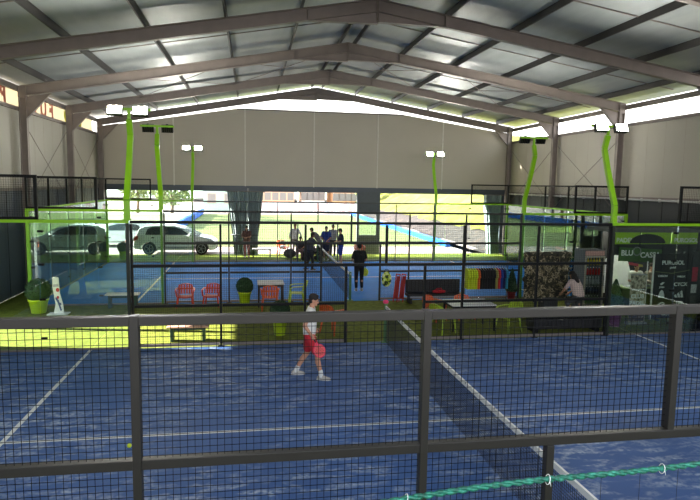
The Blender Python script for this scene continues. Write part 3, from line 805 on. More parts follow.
# racket held in the right hand
def racket(label, loc, M3, face, rim):
    t = thing('padel_racket', label, 'racket', loc); t.rotation_euler = M3.to_euler()
    # local: handle along -Y at origin, head centre at +Y
    m2 = MB(); m2.tube([(0, -.06, 0), (0, .08, 0)], .015, 10); m2.build('grip', mat('grip_dark', (50, 46, 48), .8), t, True)
    m2 = MB(); ring = [(.105 * math.sin(a), .255 + .125 * math.cos(a), 0) for a in [2 * PI * i / 28 for i in range(28)]]
    m2.tube(ring, .019, 8, closed=True); m2.cap((0, .07, 0), .014, (-.055, .165, 0), .013); m2.cap((0, .07, 0), .014, (.055, .165, 0), .013); m2.build('rim', rim, t, True)
    m2 = MB(); m2.prism([(.1 * math.sin(a), .255 + .12 * math.cos(a)) for a in [2 * PI * i / 28 for i in range(28)]], -.015, .015, 'z')
    fc = m2.build('face', face, t)
    m2 = MB()
    for i in range(-3, 4):
        for j in range(-3, 4):
            if i * i + j * j < 12: m2.lathe([(.006, -.0165), (.006, .0165)], (i * .024, .255 + j * .026, 0), 8)
    m2.build('hole', BLACK, fc)
    return t
Rz = Matrix.Rotation(math.radians(-100), 3, 'Z')
def to_world(p): q = Rz @ V(p); return (q.x - 2.16, q.y + 7.42, q.z + .016)
dloc = V((.05, .42, -.9)).normalized(); nloc = V((1, .1, .1)); nloc = (nloc - dloc * nloc.dot(dloc)).normalized(); xloc = dloc.cross(nloc)
R3 = Rz @ Matrix((xloc, dloc, nloc)).transposed()
racket('coral pink padel racket held low by the player in red shorts', to_world((.185, .125, .845)), R3, mat('racket_coral', (236, 92, 92), .45), mat('racket_pink', (240, 70, 100), .4))

person('man in all black standing with his back turned beside the far net', (.62, 17.0, .01), 0.05,
       dict(elR=(.26, .0, 1.14), wrR=(.20, .20, 1.03), elL=(-.26, .0, 1.14), wrL=(-.16, .2, 1.06), nod=.2), shirt=(18, 18, 20), sleeve=.42, legs=(16, 16, 20), leglen=.95, shoe=(170, 170, 168), skin=(190, 140, 112), sc=1.01)
mk = Matrix.Rotation(PI, 3, 'Z') @ Matrix.Rotation(PI / 2, 3, 'X')
m_ = Matrix.Rotation(PI / 2, 3, 'X')
racket('yellow padel racket hanging by the thigh of the man in black', (.87, 17.12, .93), Matrix(((1, 0, 0), (0, 0, -1), (0, -1, 0))).transposed() @ Matrix.Identity(3), mat('racket_yellow', (214, 226, 60), .45), mat('racket_lime', (190, 214, 40), .4))
person('man in dark shirt standing with arms reaching out on the far court', (-.70, 22.3, .01), math.radians(-70),
       dict(chest=(0, .06, 1.25), neck=(0, .12, 1.43), head=(0, .17, 1.58), shR=(.18, .1, 1.39), shL=(-.18, .1, 1.39), elR=(.24, .28, 1.2), wrR=(.16, .5, 1.22), elL=(-.24, .26, 1.2), wrL=(-.16, .48, 1.18), knR=(.1, .12, .5), anR=(.11, .1, .085), anL=(-.1, -.16, .085)), shirt=(58, 60, 70), legs=(30, 30, 34), shoe=(30, 30, 32), sleeve=.45, skin=(120, 86, 70))
person('man in grey shirt and olive trousers leaning forward beside the bags', (.15, 26.4, .01), math.radians(75),
       dict(pelvis=(0, -.08, .93), chest=(0, .10, 1.2), neck=(0, .24, 1.36), head=(0, .34, 1.48), nod=.4, shR=(.18, .2, 1.32), shL=(-.18, .2, 1.32), elR=(.22, .36, 1.08), wrR=(.14, .52, .92), elL=(-.22, .36, 1.08), wrL=(-.14, .52, .94), hiR=(.09, -.08, .9), hiL=(-.09, -.08, .9)), shirt=(150, 146, 140), sleeve=.45, legs=(116, 112, 92), shoe=(190, 190, 190))
person('man in royal blue shirt and navy shorts standing in the group', (.50, 25.75, .01), math.radians(160), dict(elR=(.24, .06, 1.16), wrR=(.1, .25, 1.08), elL=(-.24, .06, 1.16), wrL=(-.14, .25, 1.06)), shirt=(36, 66, 140), legs=(26, 32, 60), leglen=.5, shoe=(220, 220, 220), sleeve=.45)
person('person in grey white top standing behind the two blue shirts', (1.0, 26.9, .01), math.radians(190), dict(), shirt=(176, 176, 180), legs=(60, 60, 66), shoe=(200, 200, 200), sleeve=.45, hair=(60, 48, 40))
person('man in navy top and blue shorts holding an orange racket', (1.02, 24.2, .01), math.radians(95), dict(elR=(.24, .08, 1.16), wrR=(.14, .30, 1.06), elL=(-.24, .08, 1.16), wrL=(-.12, .30, 1.04), nod=.35), shirt=(24, 30, 52), legs=(28, 58, 148), leglen=.5, shoe=(210, 210, 210), sleeve=.45)
racket('orange padel racket held by the man in navy top', (.64, 24.28, 1.03), Matrix.Rotation(PI / 2, 3, 'Z') @ Matrix.Rotation(.6, 3, 'Y'), mat('racket_orange', (226, 84, 44), .45), mat('racket_red', (196, 50, 30), .4))
person('person in loose white shirt standing behind the bags near the orange chair', (-.98, 27.4, .01), math.radians(200), dict(elR=(.30, .04, 1.2), wrR=(.38, .12, .98), elL=(-.30, .04, 1.2), wrL=(-.36, .12, .96)), shirt=(236, 232, 240), sleeve=.8, legs=(120, 110, 112), hair=(150, 132, 90), shoe=(90, 80, 80))
person('woman in brown top and pink trousers standing before the dark curtain', (-3.52, 26.9, .01), math.radians(170), dict(elR=(.22, .1, 1.16), wrR=(.06, .24, 1.12), elL=(-.22, .1, 1.16), wrL=(-.06, .24, 1.14)), shirt=(110, 76, 66), sleeve=.4, legs=(196, 130, 124), leglen=.9, shoe=(210, 190, 180), hairlong=True, sc=.95)
SIT = dict(pelvis=(0, -.05, .52), chest=(0, -.06, .82), neck=(0, -.02, 1.02), head=(0, .03, 1.17), shR=(.18, -.02, .97), shL=(-.18, -.02, .97), elR=(.24, .06, .72), wrR=(.14, .28, .66), elL=(-.24, .06, .72), wrL=(-.14, .28, .66),
           hiR=(.09, 0, .5), hiL=(-.09, 0, .5), knR=(.12, .40, .50), knL=(-.12, .40, .50), anR=(.12, .42, .085), anL=(-.12, .42, .085))
person('child in dark clothes sitting among the black bags beyond the far court', (-.78, 26.3, .01), math.radians(170), SIT, shirt=(60, 48, 48), sleeve=.45, legs=(150, 104, 104), shoe=(60, 50, 50), sc=.9)
st = thing('stool', 'small black stool under the seated child', 'stool', (-.78, 26.32, 0.004))
for a in range(4):
    m2 = MB(); m2.bar((.13 * math.cos(a * PI / 2 + .78), .13 * math.sin(a * PI / 2 + .78), .36), (.17 * math.cos(a * PI / 2 + .78), .17 * math.sin(a * PI / 2 + .78), 0), .025, .025); m2.build('leg', BLACK, st)
m2 = MB(); m2.lathe([(.16, .35), (.17, .36), (.17, .375), (.15, .38)], (0, 0, 0), 18); m2.build('seat', BLACK, st)
# woman bending in front of the camouflage display
person('woman in pale pink top and grey leggings crouching in front of the camouflage display', (6.5, 12.3, 0), math.radians(22),
       dict(pelvis=(0, -.12, .66), chest=(0, .0, .93), neck=(0, .09, 1.11), head=(0, .16, 1.24), nod=.5, shR=(.18, .08, 1.06), shL=(-.18, .08, 1.06), elR=(.27, .2, .82), wrR=(.2, .38, .66), elL=(-.27, .2, .82), wrL=(-.2, .38, .66),
            hiR=(.1, -.12, .62), hiL=(-.1, -.12, .62), knR=(.26, .16, .42), knL=(-.24, .12, .42), anR=(.24, -.02, .085), anL=(-.24, -.1, .085), toeR=(.3, 1), toeL=(-.3, 1)), shirt=(214, 190, 186), sleeve=.45, legs=(84, 86, 92), leglen=.92, shoe=(220, 220, 220), hairlong=True, sc=1.0)
# two people sitting behind the kiosk counter
SIT2 = {k: ((v[0], v[1], v[2] + .14) if isinstance(v, tuple) and k[:2] not in ('an',) else v) for k, v in SIT.items()}
person('dark haired man in white shirt with red bib sitting at the kiosk counter', (9.42, 13.6, 0), math.radians(170), SIT2, shirt=(234, 232, 232), sleeve=.45, legs=(60, 60, 66))
person('person in beige shirt sitting at the kiosk counter beside the man in white', (9.98, 13.6, 0), math.radians(190), SIT2, shirt=(186, 172, 156), sleeve=.8, legs=(60, 60, 66), hair=(50, 38, 30))
for x, la in ((9.42, 'black stool under the man in white at the kiosk'), (9.98, 'black stool under the person in beige at the kiosk')):
    c = dup(st, (x, 13.63, 0), 0, la); c.scale = (1.1, 1.1, 1.3)

# ------------------------------------------------------------------ FURNITURE
def chair(label, loc, rz, m, group=None):
    """moulded plastic armchair, front toward local -Y"""
    t = thing('plastic_chair', label, 'chair', loc, rz, group)
    m2 = MB(); n = 10; vs = []; fs = []
    for i in range(n + 1):
        for j in range(n + 1):
            x = -.215 + .43 * i / n; y = -.22 + .42 * j / n
            z = .43 - .018 * math.cos((x / .215) * PI / 2) + (-.03 * max(0, (-.12 - y) / .1) ** 2 if y < -.12 else 0) - .03 * (y + .22)
            vs.append((x, y, z))
    for q in range(len(vs)): vs.append((vs[q][0], vs[q][1], vs[q][2] - .018))
    N1 = (n + 1) ** 2; id_ = lambda i, j: i * (n + 1) + j
    for i in range(n):
        for j in range(n):
            a, b, c, d = id_(i, j), id_(i + 1, j), id_(i + 1, j + 1), id_(i, j + 1)
            fs += [(a, b, c, d), (a + N1, d + N1, c + N1, b + N1)]
    for i in range(n):
        for a, b in ((id_(i, 0), id_(i + 1, 0)), (id_(i + 1, n), id_(i, n)), (id_(0, i + 1), id_(0, i)), (id_(n, i), id_(n, i + 1))): fs.append((b, a, a + N1, b + N1))
    m2.add(vs, fs); m2.build('seat', m, t, True)
    # backrest: arched rim, crossbar and slats
    m2 = MB()
    def bp(a, zz): return (.25 * math.sin(a), .21 + .05 * math.cos(a) + (zz - .43) * .22, zz)
    rim = [bp(-1.25, .44), bp(-1.2, .62), bp(-.95, .73), bp(-.5, .79), bp(0, .81), bp(.5, .79), bp(.95, .73), bp(1.2, .62), bp(1.25, .44)]
    for a, b in zip(rim[:-1], rim[1:]): m2.bar(a, b, .022, .055, (0, 1, .0))
    for a, b in zip([bp(x, .63) for x in (-1.15, -.6, 0, .6)], [bp(x, .63) for x in (-.6, 0, .6, 1.15)]): m2.bar(a, b, .02, .05, (0, 0, 1))
    for a in (-.85, -.5, -.17, .17, .5, .85): m2.bar(bp(a, .43), bp(a, .78), .05, .014, (0, 1, 0))
    m2.build('backrest', m, t)
    for q in (-1, 1):
        m2 = MB(); pts = [(q * .25, .24, .66), (q * .275, .1, .655), (q * .275, -.12, .645), (q * .262, -.2, .60)]
        for a, b in zip(pts[:-1], pts[1:]): m2.bar(a, b, .05, .022)
        m2.bar(pts[-1], (q * .24, -.2, .42), .045, .022, (0, 1, 0)); m2.build('armrest', m, t)
        for yy, y2 in ((-.19, -.235), (.19, .27)):
            m2 = MB(); p0, p1 = V((q * .205, yy, .43)), V((q * .25, y2, 0.0))
            m2.tube([p0, p0.lerp(p1, .5), p1], [.03, .024, .019], 8); m2.build('leg', m, t, True)
    return t
GRN = mat('lime_chair_plastic', (176, 206, 44), .4, 0, .05, 4)
chair('red plastic chair nearer the wooden topped bench outside the far court', (-5.34, 14.75, 0), .05, RED).scale = (1, 1, .83)
chair('red plastic chair nearer the round topiary outside the far court', (-4.52, 14.75, 0), -.12, RED).scale = (1, 1, .83)
chair('orange red plastic chair tucked with its back out at the white square table', (-2.72, 14.05, 0), PI, ORANGE)
chair('lime green plastic chair beside the white square table', (-1.86, 14.6, 0), -PI / 2, GRN)
chair('orange plastic chair on the turf just behind the player', (-1.15, 11.0, 0), 2.3, ORANGE)
chair('lime green plastic chair nearest the black slatted bench', (1.78, 10.75, 0), 2.0, GRN)
chair('lime green plastic chair between the low table and the black trough', (3.62, 10.75, 0), -1.2, GRN)
chair('orange plastic chair at the low table beside the slatted bench', (2.0, 12.15, 0), .6, ORANGE).scale = (1, 1, .86)
chair('orange plastic chair at the low table beneath the hanging shirts', (2.95, 12.3, 0), 0, ORANGE).scale = (1, 1, .82)
chair('red plastic chair beyond the far court behind the man in black', (2.35, 26.4, .004), 0, RED)
chair('orange red plastic chair holding a white cloth near the dark bags', (-1.6, 28.1, .004), .3, ORANGE)
c = MB(); c.ell((0, 0, .05), (.17, .15, .06)); c.cap((-.1, -.17, .02), .05, (.08, -.18, -.08), .04); o = c.build('cloth', mat('white_cloth', (230, 226, 224), .9), None, True, remesh=.015); o.location = (-1.6, 28.06, .432); tag(o, 'crumpled white cloth lying on the orange red chair beyond the court', 'cloth')

def table(label, loc, rz, w_, d_, h, top, leg, edge=None):
    t = thing('table', label, 'table', loc, rz)
    m2 = MB(); m2.span((-w_ / 2, -d_ / 2, h - .03), (w_ / 2, d_ / 2, h)); m2.build('tabletop', top, t, bevel=.008)
    m2 = MB(); m2.span((-w_ / 2 + .03, -d_ / 2 + .03, h - .10), (w_ / 2 - .03, d_ / 2 - .03, h - .03)); m2.build('apron', leg, t)
    for a in (-1, 1):
        for b in (-1, 1):
            m2 = MB(); x, y = a * (w_ / 2 - .05), b * (d_ / 2 - .05); m2.tube([(x, y, h - .05), (x * 1.02, y * 1.02, 0)], [.033, .026], 10); m2.build('leg', leg, t, True)
    return t
table('square white topped table with dark legs by the orange red chair', (-2.68, 14.75, 0), 0, .84, .8, .75, WHITE, mat('dark_wood', (44, 34, 30), .5))
table('low black legged table with glossy pale top near the slatted bench', (2.66, 11.2, 0), 0, 1.25, .9, .72, mat('gloss_top', (236, 238, 242), .15), BLACK)

def bench(label, loc, rz, topm):
    t = thing('bench', label, 'bench', loc, rz); t.scale = (1, 1, .86 if loc[1] < 11 else 1)
    m2 = MB(); m2.span((-.5, -.17, .40), (.5, .17, .445)); m2.build('seat', topm, t, bevel=.01)
    for q in (-1, 1):
        m2 = MB(); m2.span((q * .38 - .035, -.14, 0), (q * .38 + .035, .14, .40)); m2.build('leg', mat('bench_green', (28, 66, 54), .6), t, bevel=.006)
    m2 = MB(); m2.span((-.345, -.02, .30), (.345, .02, .36)); m2.build('stretcher', MATS['bench_green'], t)
    return t
bench('pale topped green legged bench standing before the lime framed glass near the totem', (-7.2, 14.75, 0), 0, mat('bench_white', (222, 220, 214), .5))
bench('reddish topped green legged bench in the sunlit turf by the near court', (-4.83, 10.62, 0), 0, mat('bench_terracotta', (206, 160, 140), .6))
t = thing('low_table', 'low white bench table before the dark curtain', 'table', (-2.75, 27.1, .004)); m2 = MB(); m2.span((-.5, -.2, .40), (.5, .2, .45)); m2.build('tabletop', WHITE, t, bevel=.01)
for q in (-1, 1):
    m2 = MB(); m2.span((q * .44 - .03, -.16, 0), (q * .44 + .03, .16, .4)); m2.build('leg', BLACK, t)

# topiaries
def leafball(mb, c, r, n, rr, sz=.03, cone=None):
    for k in range(n):
        if cone:
            hgt = cone; z = rr.random() ** 1.3; a = rr.uniform(0, 2 * PI); rad = r * (1 - z) ** .8 * (.9 + rr.uniform(0, .15)) * min(1, .75 + z * 3); p = V((c[0] + rad * math.cos(a), c[1] + rad * math.sin(a), c[2] + z * hgt)); nrm = V((math.cos(a), math.sin(a), .4))
        else:
            z = rr.uniform(-1, 1); a = rr.uniform(0, 2 * PI); q = math.sqrt(1 - z * z); nrm = V((q * math.cos(a), q * math.sin(a), z)); p = V(c) + nrm * r * rr.uniform(.93, 1.06)
        t1 = (nrm.cross(V((rr.uniform(-1, 1), rr.uniform(-1, 1), rr.uniform(-1, 1))))).normalized(); t2 = (nrm.normalized() + t1.cross(nrm) * .5).normalized()
        s = sz * rr.uniform(.7, 1.3); mb.add([p - t1 * s * .5, p + t2 * s * .6, p + t1 * s * .5, p - t2 * s * .6], [(0, 1, 2, 3)])
def ball_pot(label, loc, r=.27, h=.42, seed=1, pr=.22):
    rr = random.Random(seed); t = thing('topiary_pot', label, 'potted plant', loc)
    m2 = MB(); m2.lathe([(pr * .68, 0), (pr * .72, .01), (pr * .93, h - .06), (pr * 1.02, h - .055), (pr * 1.04, h), (pr * .92, h), (pr * .9, h - .04), (.01, h - .045)], (0, 0, 0), 26); m2.build('pot', LIMED, t, True)
    m2 = MB(); m2.ell((0, 0, h + r * .72), (r * .97, r * .97, r * .92), 20, 14); leafball(m2, (0, 0, h + r * .72), r, 1600, rr); m2.build('foliage', FOL, t)
    return t
ball_pot('ball topiary in lime pot standing before the white leaning totem panel', (-9.45, 14.2, 0), .34, .42, 1, .28)
ball_pot('ball topiary in lime pot beside the white square table', (-3.5, 14.9, 0), .26, .42, 2, .21)
ball_pot('ball topiary in lime pot on the turf beside the player', (-2.56, 10.95, 0), .25, .46, 3, .2)
ball_pot('distant ball topiary in lime pot between the two cars', (-9.55, 26.4, .004), .26, .42, 4, .2)
def cone_pot(label, loc, r, h, ph, potm, seed):
    rr = random.Random(seed); t = thing('cone_topiary', label, 'potted plant', loc)
    m2 = MB(); p = r * .72; m2.lathe([(p * .7, 0), (p * .74, .01), (p * .98, ph - .04), (p * 1.05, ph - .035), (p * 1.05, ph), (p * .9, ph), (p * .88, ph - .03), (.01, ph - .035)], (0, 0, 0), 24); m2.build('pot', potm, t, True)
    m2 = MB(); m2.lathe([(r * .5, ph - .02), (r * .88, ph + .1), (r * .86, ph + .2), (r * .55, ph + h * .55), (r * .2, ph + h * .88), (.01, ph + h)], (0, 0, 0), 18); leafball(m2, (0, 0, ph), r, 1800, rr, .045, h); m2.build('foliage', FOL, t)
cone_pot('cone shaped shrub in purple pot standing before the kiosk', (6.95, 11.0, 0), .30, .92, .42, mat('purple_pot', (128, 44, 112), .4), 5)
cone_pot('cone shaped shrub in dark red pot beside the hanging shirts', (5.55, 14.75, 0), .21, .78, .34, mat('maroon_pot', (128, 34, 44), .4), 6)

# white leaning totem
t = thing('totem_sign', 'white narrow leaning totem with red and blue print on a flat base', 'sign', (-8.83, 13.95, 0))
m2 = MB(); m2.span((-.28, -.17, 0), (.28, .17, .03)); m2.build('base', WHITE, t, bevel=.006)
m2 = MB(); m2.prism([(-.13, .03), (.15, .03), (.13, .3), (.06, .6), (.03, 1.08), (-.13, 1.10), (-.14, .8), (-.10, .5), (-.07, .3)], -.02, .02, 'y'); pnl = m2.build('panel', WHITE, t, bevel=.006)
m2 = MB(); m2.ell((0, -.022, .72), (.05, .004, .06)); m2.ell((-.0, -.022, .5), (.035, .004, .045)); m2.build('red_print', mat('print_red', (190, 44, 58), .6), pnl)
m2 = MB(); m2.prism([(-.06, .52), (.02, .42), (.1, .12), (.06, .10), (-.01, .34), (-.07, .46)], -.024, -.02, 'y'); m2.prism([(0, .34), (.08, .34), (.09, .28), (.0, .28)], -.024, -.02, 'y'); m2.build('blue_print', mat('print_blue', (70, 86, 130), .6), pnl)
m2 = MB(); m2.prism([(-.12, .8), (.03, .82), (.03, .9), (-.12, .88)], -.024, -.02, 'y'); m2.build('grey_print', mat('print_grey', (180, 178, 190), .6), pnl)

# black slatted bench with a red bag, leaning red boards, sports bag
t = thing('slatted_bench', 'long black slatted bench with a pale edged seat before the far court', 'bench', (2.78, 14.75, 0))
m2 = MB(); m2.span((-.95, .12, .32), (.95, .2, .76)); m2.build('backrest', mat('bench_black', (22, 22, 25), .5), t, bevel=.02)
for k in range(14):
    m2 = MB(); m2.span((-.86 + k * .128, .10, .36), (-.78 + k * .128, .125, .70)); m2.build('back_slat', mat('bench_slat', (40, 40, 44), .4), t, bevel=.006)
m2 = MB(); m2.span((-.98, -.26, .24), (.98, .14, .32)); m2.build('seat', MATS['bench_black'], t, bevel=.01)
m2 = MB(); m2.span((-.9, -.275, .20), (.96, -.262, .255)); m2.build('seat_edge', mat('pale_edge', (150, 152, 160), .5), t)
for x in (-.85, .85):
    m2 = MB(); m2.span((x - .04, -.22, 0), (x + .04, .16, .24)); m2.build('leg', MATS['bench_black'], t)
m2 = MB(); m2.ell((0, 0, .065), (.24, .11, .065)); m2.tube([(-.12, 0, .11), (-.08, 0, .17), (.08, 0, .17), (.12, 0, .11)], .012, 6); o = m2.build('bag', mat('red_bag', (190, 34, 48), .7), None, True); o.location = (2.9, 14.6, .325); tag(o, 'small dark red bag lying on the black slatted bench', 'bag')
REDB = mat('red_board', (170, 34, 30), .5)
for k, (x, la) in enumerate(((1.46, 'folded red board leaning furthest from the black slatted bench'), (1.66, 'folded red board leaning right against the black slatted bench'))):
    t = thing('folding_seat', la, 'folded chair', (x, 14.85, 0), .2); t.rotation_euler = (0, .16, .15)
    m2 = MB()
    for q in (-.07, .07): m2.bar((q, 0, 0), (q, .12, .95), .025, .03)
    m2.bar((-.07, .115, .93), (.07, .115, .93), .025, .03); m2.build('frame', REDB, t)
    m2 = MB(); m2.prism([(-.06, .12), (.06, .12), (.06, .88), (-.06, .88)], .04, .06, 'y'); m2.build('panel', mat('dark_red_panel', (150, 34, 34), .6), t)
t = thing('sports_bag', 'lime and white patterned bag hanging on the fence by the red boards', 'bag', (1.2, 15.05, .5))
m2 = MB(); m2.ell((0, 0, .25), (.17, .09, .26)); m2.build('body', ramp_mat('lime_print', [(.42, (40, 60, 40)), (.5, (190, 214, 40)), (.62, (230, 236, 200))], 8, 2, .8), t, True)
m2 = MB(); m2.tube([(-.08, 0, .48), (-.05, .02, .58), (.05, .02, .58), (.08, 0, .48)], .012, 6); m2.build('strap', BLACK, t, True)

# clothes rack with shirts
t = thing('clothes_rack', 'metal clothes rack of coloured shirts before the far court', 'clothes rack', (4.58, 14.7, 0))
for x in (-.76, .76):
    m2 = MB(); m2.tube([(x, 0, .03), (x, 0, 1.22)], .016, 8); m2.build('post', mat('chrome', (190, 192, 196), .25, .9), t, True)
    m2 = MB(); m2.tube([(x, -.24, .02), (x, .24, .02)], .018, 8); m2.build('foot', MATS['chrome'], t, True)
m2 = MB(); m2.tube([(-.8, 0, 1.22), (.8, 0, 1.22)], .014, 8); m2.build('rail', MATS['chrome'], t, True)
m2 = MB(); m2.tube([(-.76, 0, .12), (.76, 0, .12)], .012, 8); m2.build('lower_rail', MATS['chrome'], t, True)
cols = [('fluorescent yellow', (206, 226, 40))] * 4 + [('orange', (232, 104, 40))] + [('black', (18, 18, 24))] * 6 + [('khaki', (160, 156, 84)), ('red', (206, 54, 62)), ('royal blue', (34, 62, 160)), ('navy', (26, 38, 92)), ('turquoise', (50, 150, 190))]
uniq = {'orange': 'orange shirt hanging between the yellow and the black ones', 'khaki': 'khaki shirt hanging beside the last black one', 'red': 'red shirt hanging on the rack next to the khaki one', 'royal blue': 'royal blue shirt hanging next to the red one', 'navy': 'navy shirt hanging between royal blue and turquoise ones', 'turquoise': 'turquoise shirt hanging at the end of the rack by the cone shrub'}
def shirt_mesh(seed):
    rr = random.Random(seed); m2 = MB(); prof = []
    # side-on hung shirt: outline in Y,Z, thickness in X with soft folds
    out = [(-.05, -.06), (-.20, -.11), (-.28, -.34), (-.20, -.37), (-.20, -.74), (.20, -.74), (.20, -.37), (.28, -.34), (.20, -.11), (.05, -.06)]
    n = len(out); vs = []
    for x, s in ((-.032, 1), (-.02, 1.02), (.02, 1.02), (.032, 1)):
        for y, z in out: vs.append((x * (1 + .25 * rr.random()) * (.5 if z > -.1 else 1), y * s * (.97 if abs(x) > .025 else 1), z))
    fs = [tuple(range(n - 1, -1, -1)), tuple(range(3 * n, 4 * n))]
    for k in range(3):
        for i in range(n): fs.append((k * n + i, k * n + (i + 1) % n, (k + 1) * n + (i + 1) % n, (k + 1) * n + i))
    return m2.add(vs, fs)
protos = {}
for i, (cn, c) in enumerate(cols):
    x = 4.58 - .68 + i * 1.36 / (len(cols) - 1); grp = None
    la = uniq.get(cn)
    if not la:
        la = '%s shirt hanging among the %s ones on the rack' % (cn, cn); grp = '%s shirts on the rack' % cn
    if cn in protos: s = dup(protos[cn], (x, 14.7, 1.205), 0, la, grp)
    else:
        s = thing('hanging_shirt', la, 'shirt', (x, 14.7, 1.205), 0, grp)
        shirt_mesh(i).build('shirt_body', mat('shirt_%d_%d_%d' % c, c, .85, 0, .06, 14), s)
        m2 = MB(); m2.tube([(0, -.2, -.12), (0, 0, -.04), (0, .2, -.12)], .008, 6); m2.tube([(0, 0, -.04), (0, 0, .0), (0, .02, .03), (0, -.015, .035)], .004, 6); m2.build('hanger', WHITE, s)
        protos[cn] = s

# camouflage display
CAMO = ramp_mat('camouflage', [(.34, (16, 16, 14)), (.46, (70, 68, 52)), (.52, (20, 20, 17)), (.58, (196, 182, 150)), (.64, (34, 34, 26)), (.72, (120, 112, 84))], 5, 5, .9, bump=.6)
t = thing('camouflage_display', 'bulky display draped in dark camouflage netting', 'display', (6.0, 13.25, 0))
m2 = MB(); rr = random.Random(11); n1, n2 = 26, 22; vs = []; fs = []
ey = [[rr.uniform(-.05, .05) for _ in range(n2 + 1)] for _ in range(n1 + 1)]
for side in (-1, 1):
    for i in range(n1 + 1):
        for j in range(n2 + 1):
            x = -.74 + 1.5 * i / n1; z = .42 + 1.36 * j / n2
            if j == 0: z -= .18 * abs(math.sin(i * 1.3)) * (1 if 4 < i < 18 else .3)
            ex = math.cos((i / n1 - .5) * PI) ** .3; ez = math.cos((j / n2 - .5) * PI) ** .3
            vs.append((x + ey[i][j] * .4, side * (.02 + .16 * ex * ez) + ey[i][j], z + ey[n1 - i][j] * .3))
NN = (n1 + 1) * (n2 + 1)
for s in (0, 1):
    for i in range(n1):
        for j in range(n2):
            a = s * NN + i * (n2 + 1) + j; q = (a, a + n2 + 1, a + n2 + 2, a + 1); fs.append(q if s == 0 else q[::-1])
for i in range(n1): 
    for j in (0, n2): a = i * (n2 + 1) + j; fs.append((a, a + n2 + 1, a + n2 + 1 + NN, a + NN))
for j in range(n2):
    for i in (0, n1): a = i * (n2 + 1) + j; fs.append((a, a + 1, a + 1 + NN, a + NN))
m2.add(vs, fs); m2.build('cover', CAMO, t, True)
for z in (1.78, 1.42, 1.0):
    m2 = MB(); m2.cap((-.7, 0, z), .1, (.74 if z > 1.7 else -.55, 0, z), .1, 14); m2.build('rolled_edge', CAMO, t, True)
m2 = MB(); m2.span((-.12, -.2, .0), (.34, .2, .42)); m2.build('stand_base', mat('stand_dark', (46, 48, 52), .6), t, bevel=.01)
m2 = MB()
rr = random.Random(5)
for k in range(240):
    p = V((rr.uniform(-.74, .74), -.2 - rr.uniform(0, .04), rr.uniform(.5, 1.76))); a = rr.uniform(0, 2 * PI); d1 = V((math.cos(a), -.3, math.sin(a))) * .05; d2 = V((-math.sin(a), 0, math.cos(a))) * .018
    m2.add([p - d1, p - d2, p + d1, p + d2], [(0, 1, 2, 3)])
m2.build('leaf_scrim', mat('scrim_tan', (128, 118, 88), .9, 0, .3, 5), t, kind='stuff')

# drinks fridge with products
t = thing('drinks_fridge', 'tall grey drinks fridge with glass door and bright products', 'fridge', (7.5, 13.3, 0))
FB = mat('fridge_body', (96, 100, 104), .45, .3)
m2 = MB(); m2.span((-.36, -.3, 0), (-.33, .3, 1.95)); m2.span((.33, -.3, 0), (.36, .3, 1.95)); m2.span((-.33, .26, .0), (.33, .3, 1.95)); m2.span((-.33, -.3, 0), (.33, .26, .14)); m2.span((-.33, -.3, 1.76), (.33, .26, 1.95)); m2.build('body', FB, t)
m2 = MB(); m2.span((-.33, -.312, 1.78), (.33, -.30, 1.93)); m2.build('header_panel', mat('header_red', (190, 150, 140), .5), t)
for k in range(5):
    m2 = MB(); m2.span((-.325, -.22, .2 + k * .31), (.325, .25, .215 + k * .31)); m2.build('shelf', MATS['chrome'], t)
dr = thing_door = MB(); dr.span((-.34, -.335, .14), (-.29, -.303, 1.76)); dr.span((.29, -.335, .14), (.34, -.303, 1.76)); dr.span((-.29, -.335, .14), (.29, -.303, .18)); dr.span((-.29, -.335, 1.71), (.29, -.303, 1.76)); dr = dr.build('door', mat('door_trim', (170, 166, 150), .4, .3), t)
m2 = MB(); m2.span((-.29, -.322, .18), (.29, -.318, 1.71)); m2.build('pane', GLASS2, dr)
m2 = MB(); m2.span((.30, -.36, .8), (.325, -.337, 1.15)); m2.build('handle', MATS['chrome'], dr)
bc = [('green', (60, 110, 60)), ('dark', (40, 40, 46)), ('silver', (170, 172, 176)), ('red', (200, 40, 40)), ('yellow', (236, 200, 40))]
for k, (cn, c) in enumerate(bc):
    pr = None
    for q in range(6):
        loc = (7.5 - .25 + q * .1, 13.12, .216 + k * .31)
        la = '%s bottle on a shelf of the drinks fridge' % cn; gr = '%s bottles in the drinks fridge' % cn
        if pr: dup(pr, loc, 0, la, gr)
        else:
            pr = thing('bottle', la, 'bottle', loc, 0, gr)
            m2 = MB(); m2.lathe([(.028, 0), (.034, .01), (.034, .14), (.014, .19), (.012, .225)], (0, 0, 0), 12); m2.build('bottle_body', mat('bottle_' + cn, c, .25), pr, True)
            m2 = MB(); m2.lathe([(.015, .225), (.015, .25)], (0, 0, 0), 10); m2.build('lid', WHITE, pr)

# black trough bench by the near court
t = thing('trough_bench', 'low long black slatted trough along the near court fence', 'bench', (5.2, 10.65, 0))
m2 = MB(); m2.span((-1.0, -.25, .1), (1.0, .25, .38)); m2.build('body', MATS['bench_black'], t, bevel=.015)
for k in range(16):
    m2 = MB(); m2.span((-.96 + k * .122, -.27, .13), (-.88 + k * .122, -.25, .36)); m2.build('front_slat', MATS['bench_slat'], t, bevel=.004)
m2 = MB(); m2.span((-1.02, -.29, .40), (1.02, .27, .50)); m2.build('cushion', mat('black_vinyl', (26, 27, 30), .4), t, bevel=.02)
for x in (-.9, .9):
    m2 = MB(); m2.span((x - .05, -.22, 0), (x + .05, .22, .1)); m2.build('leg', BLACK, t)

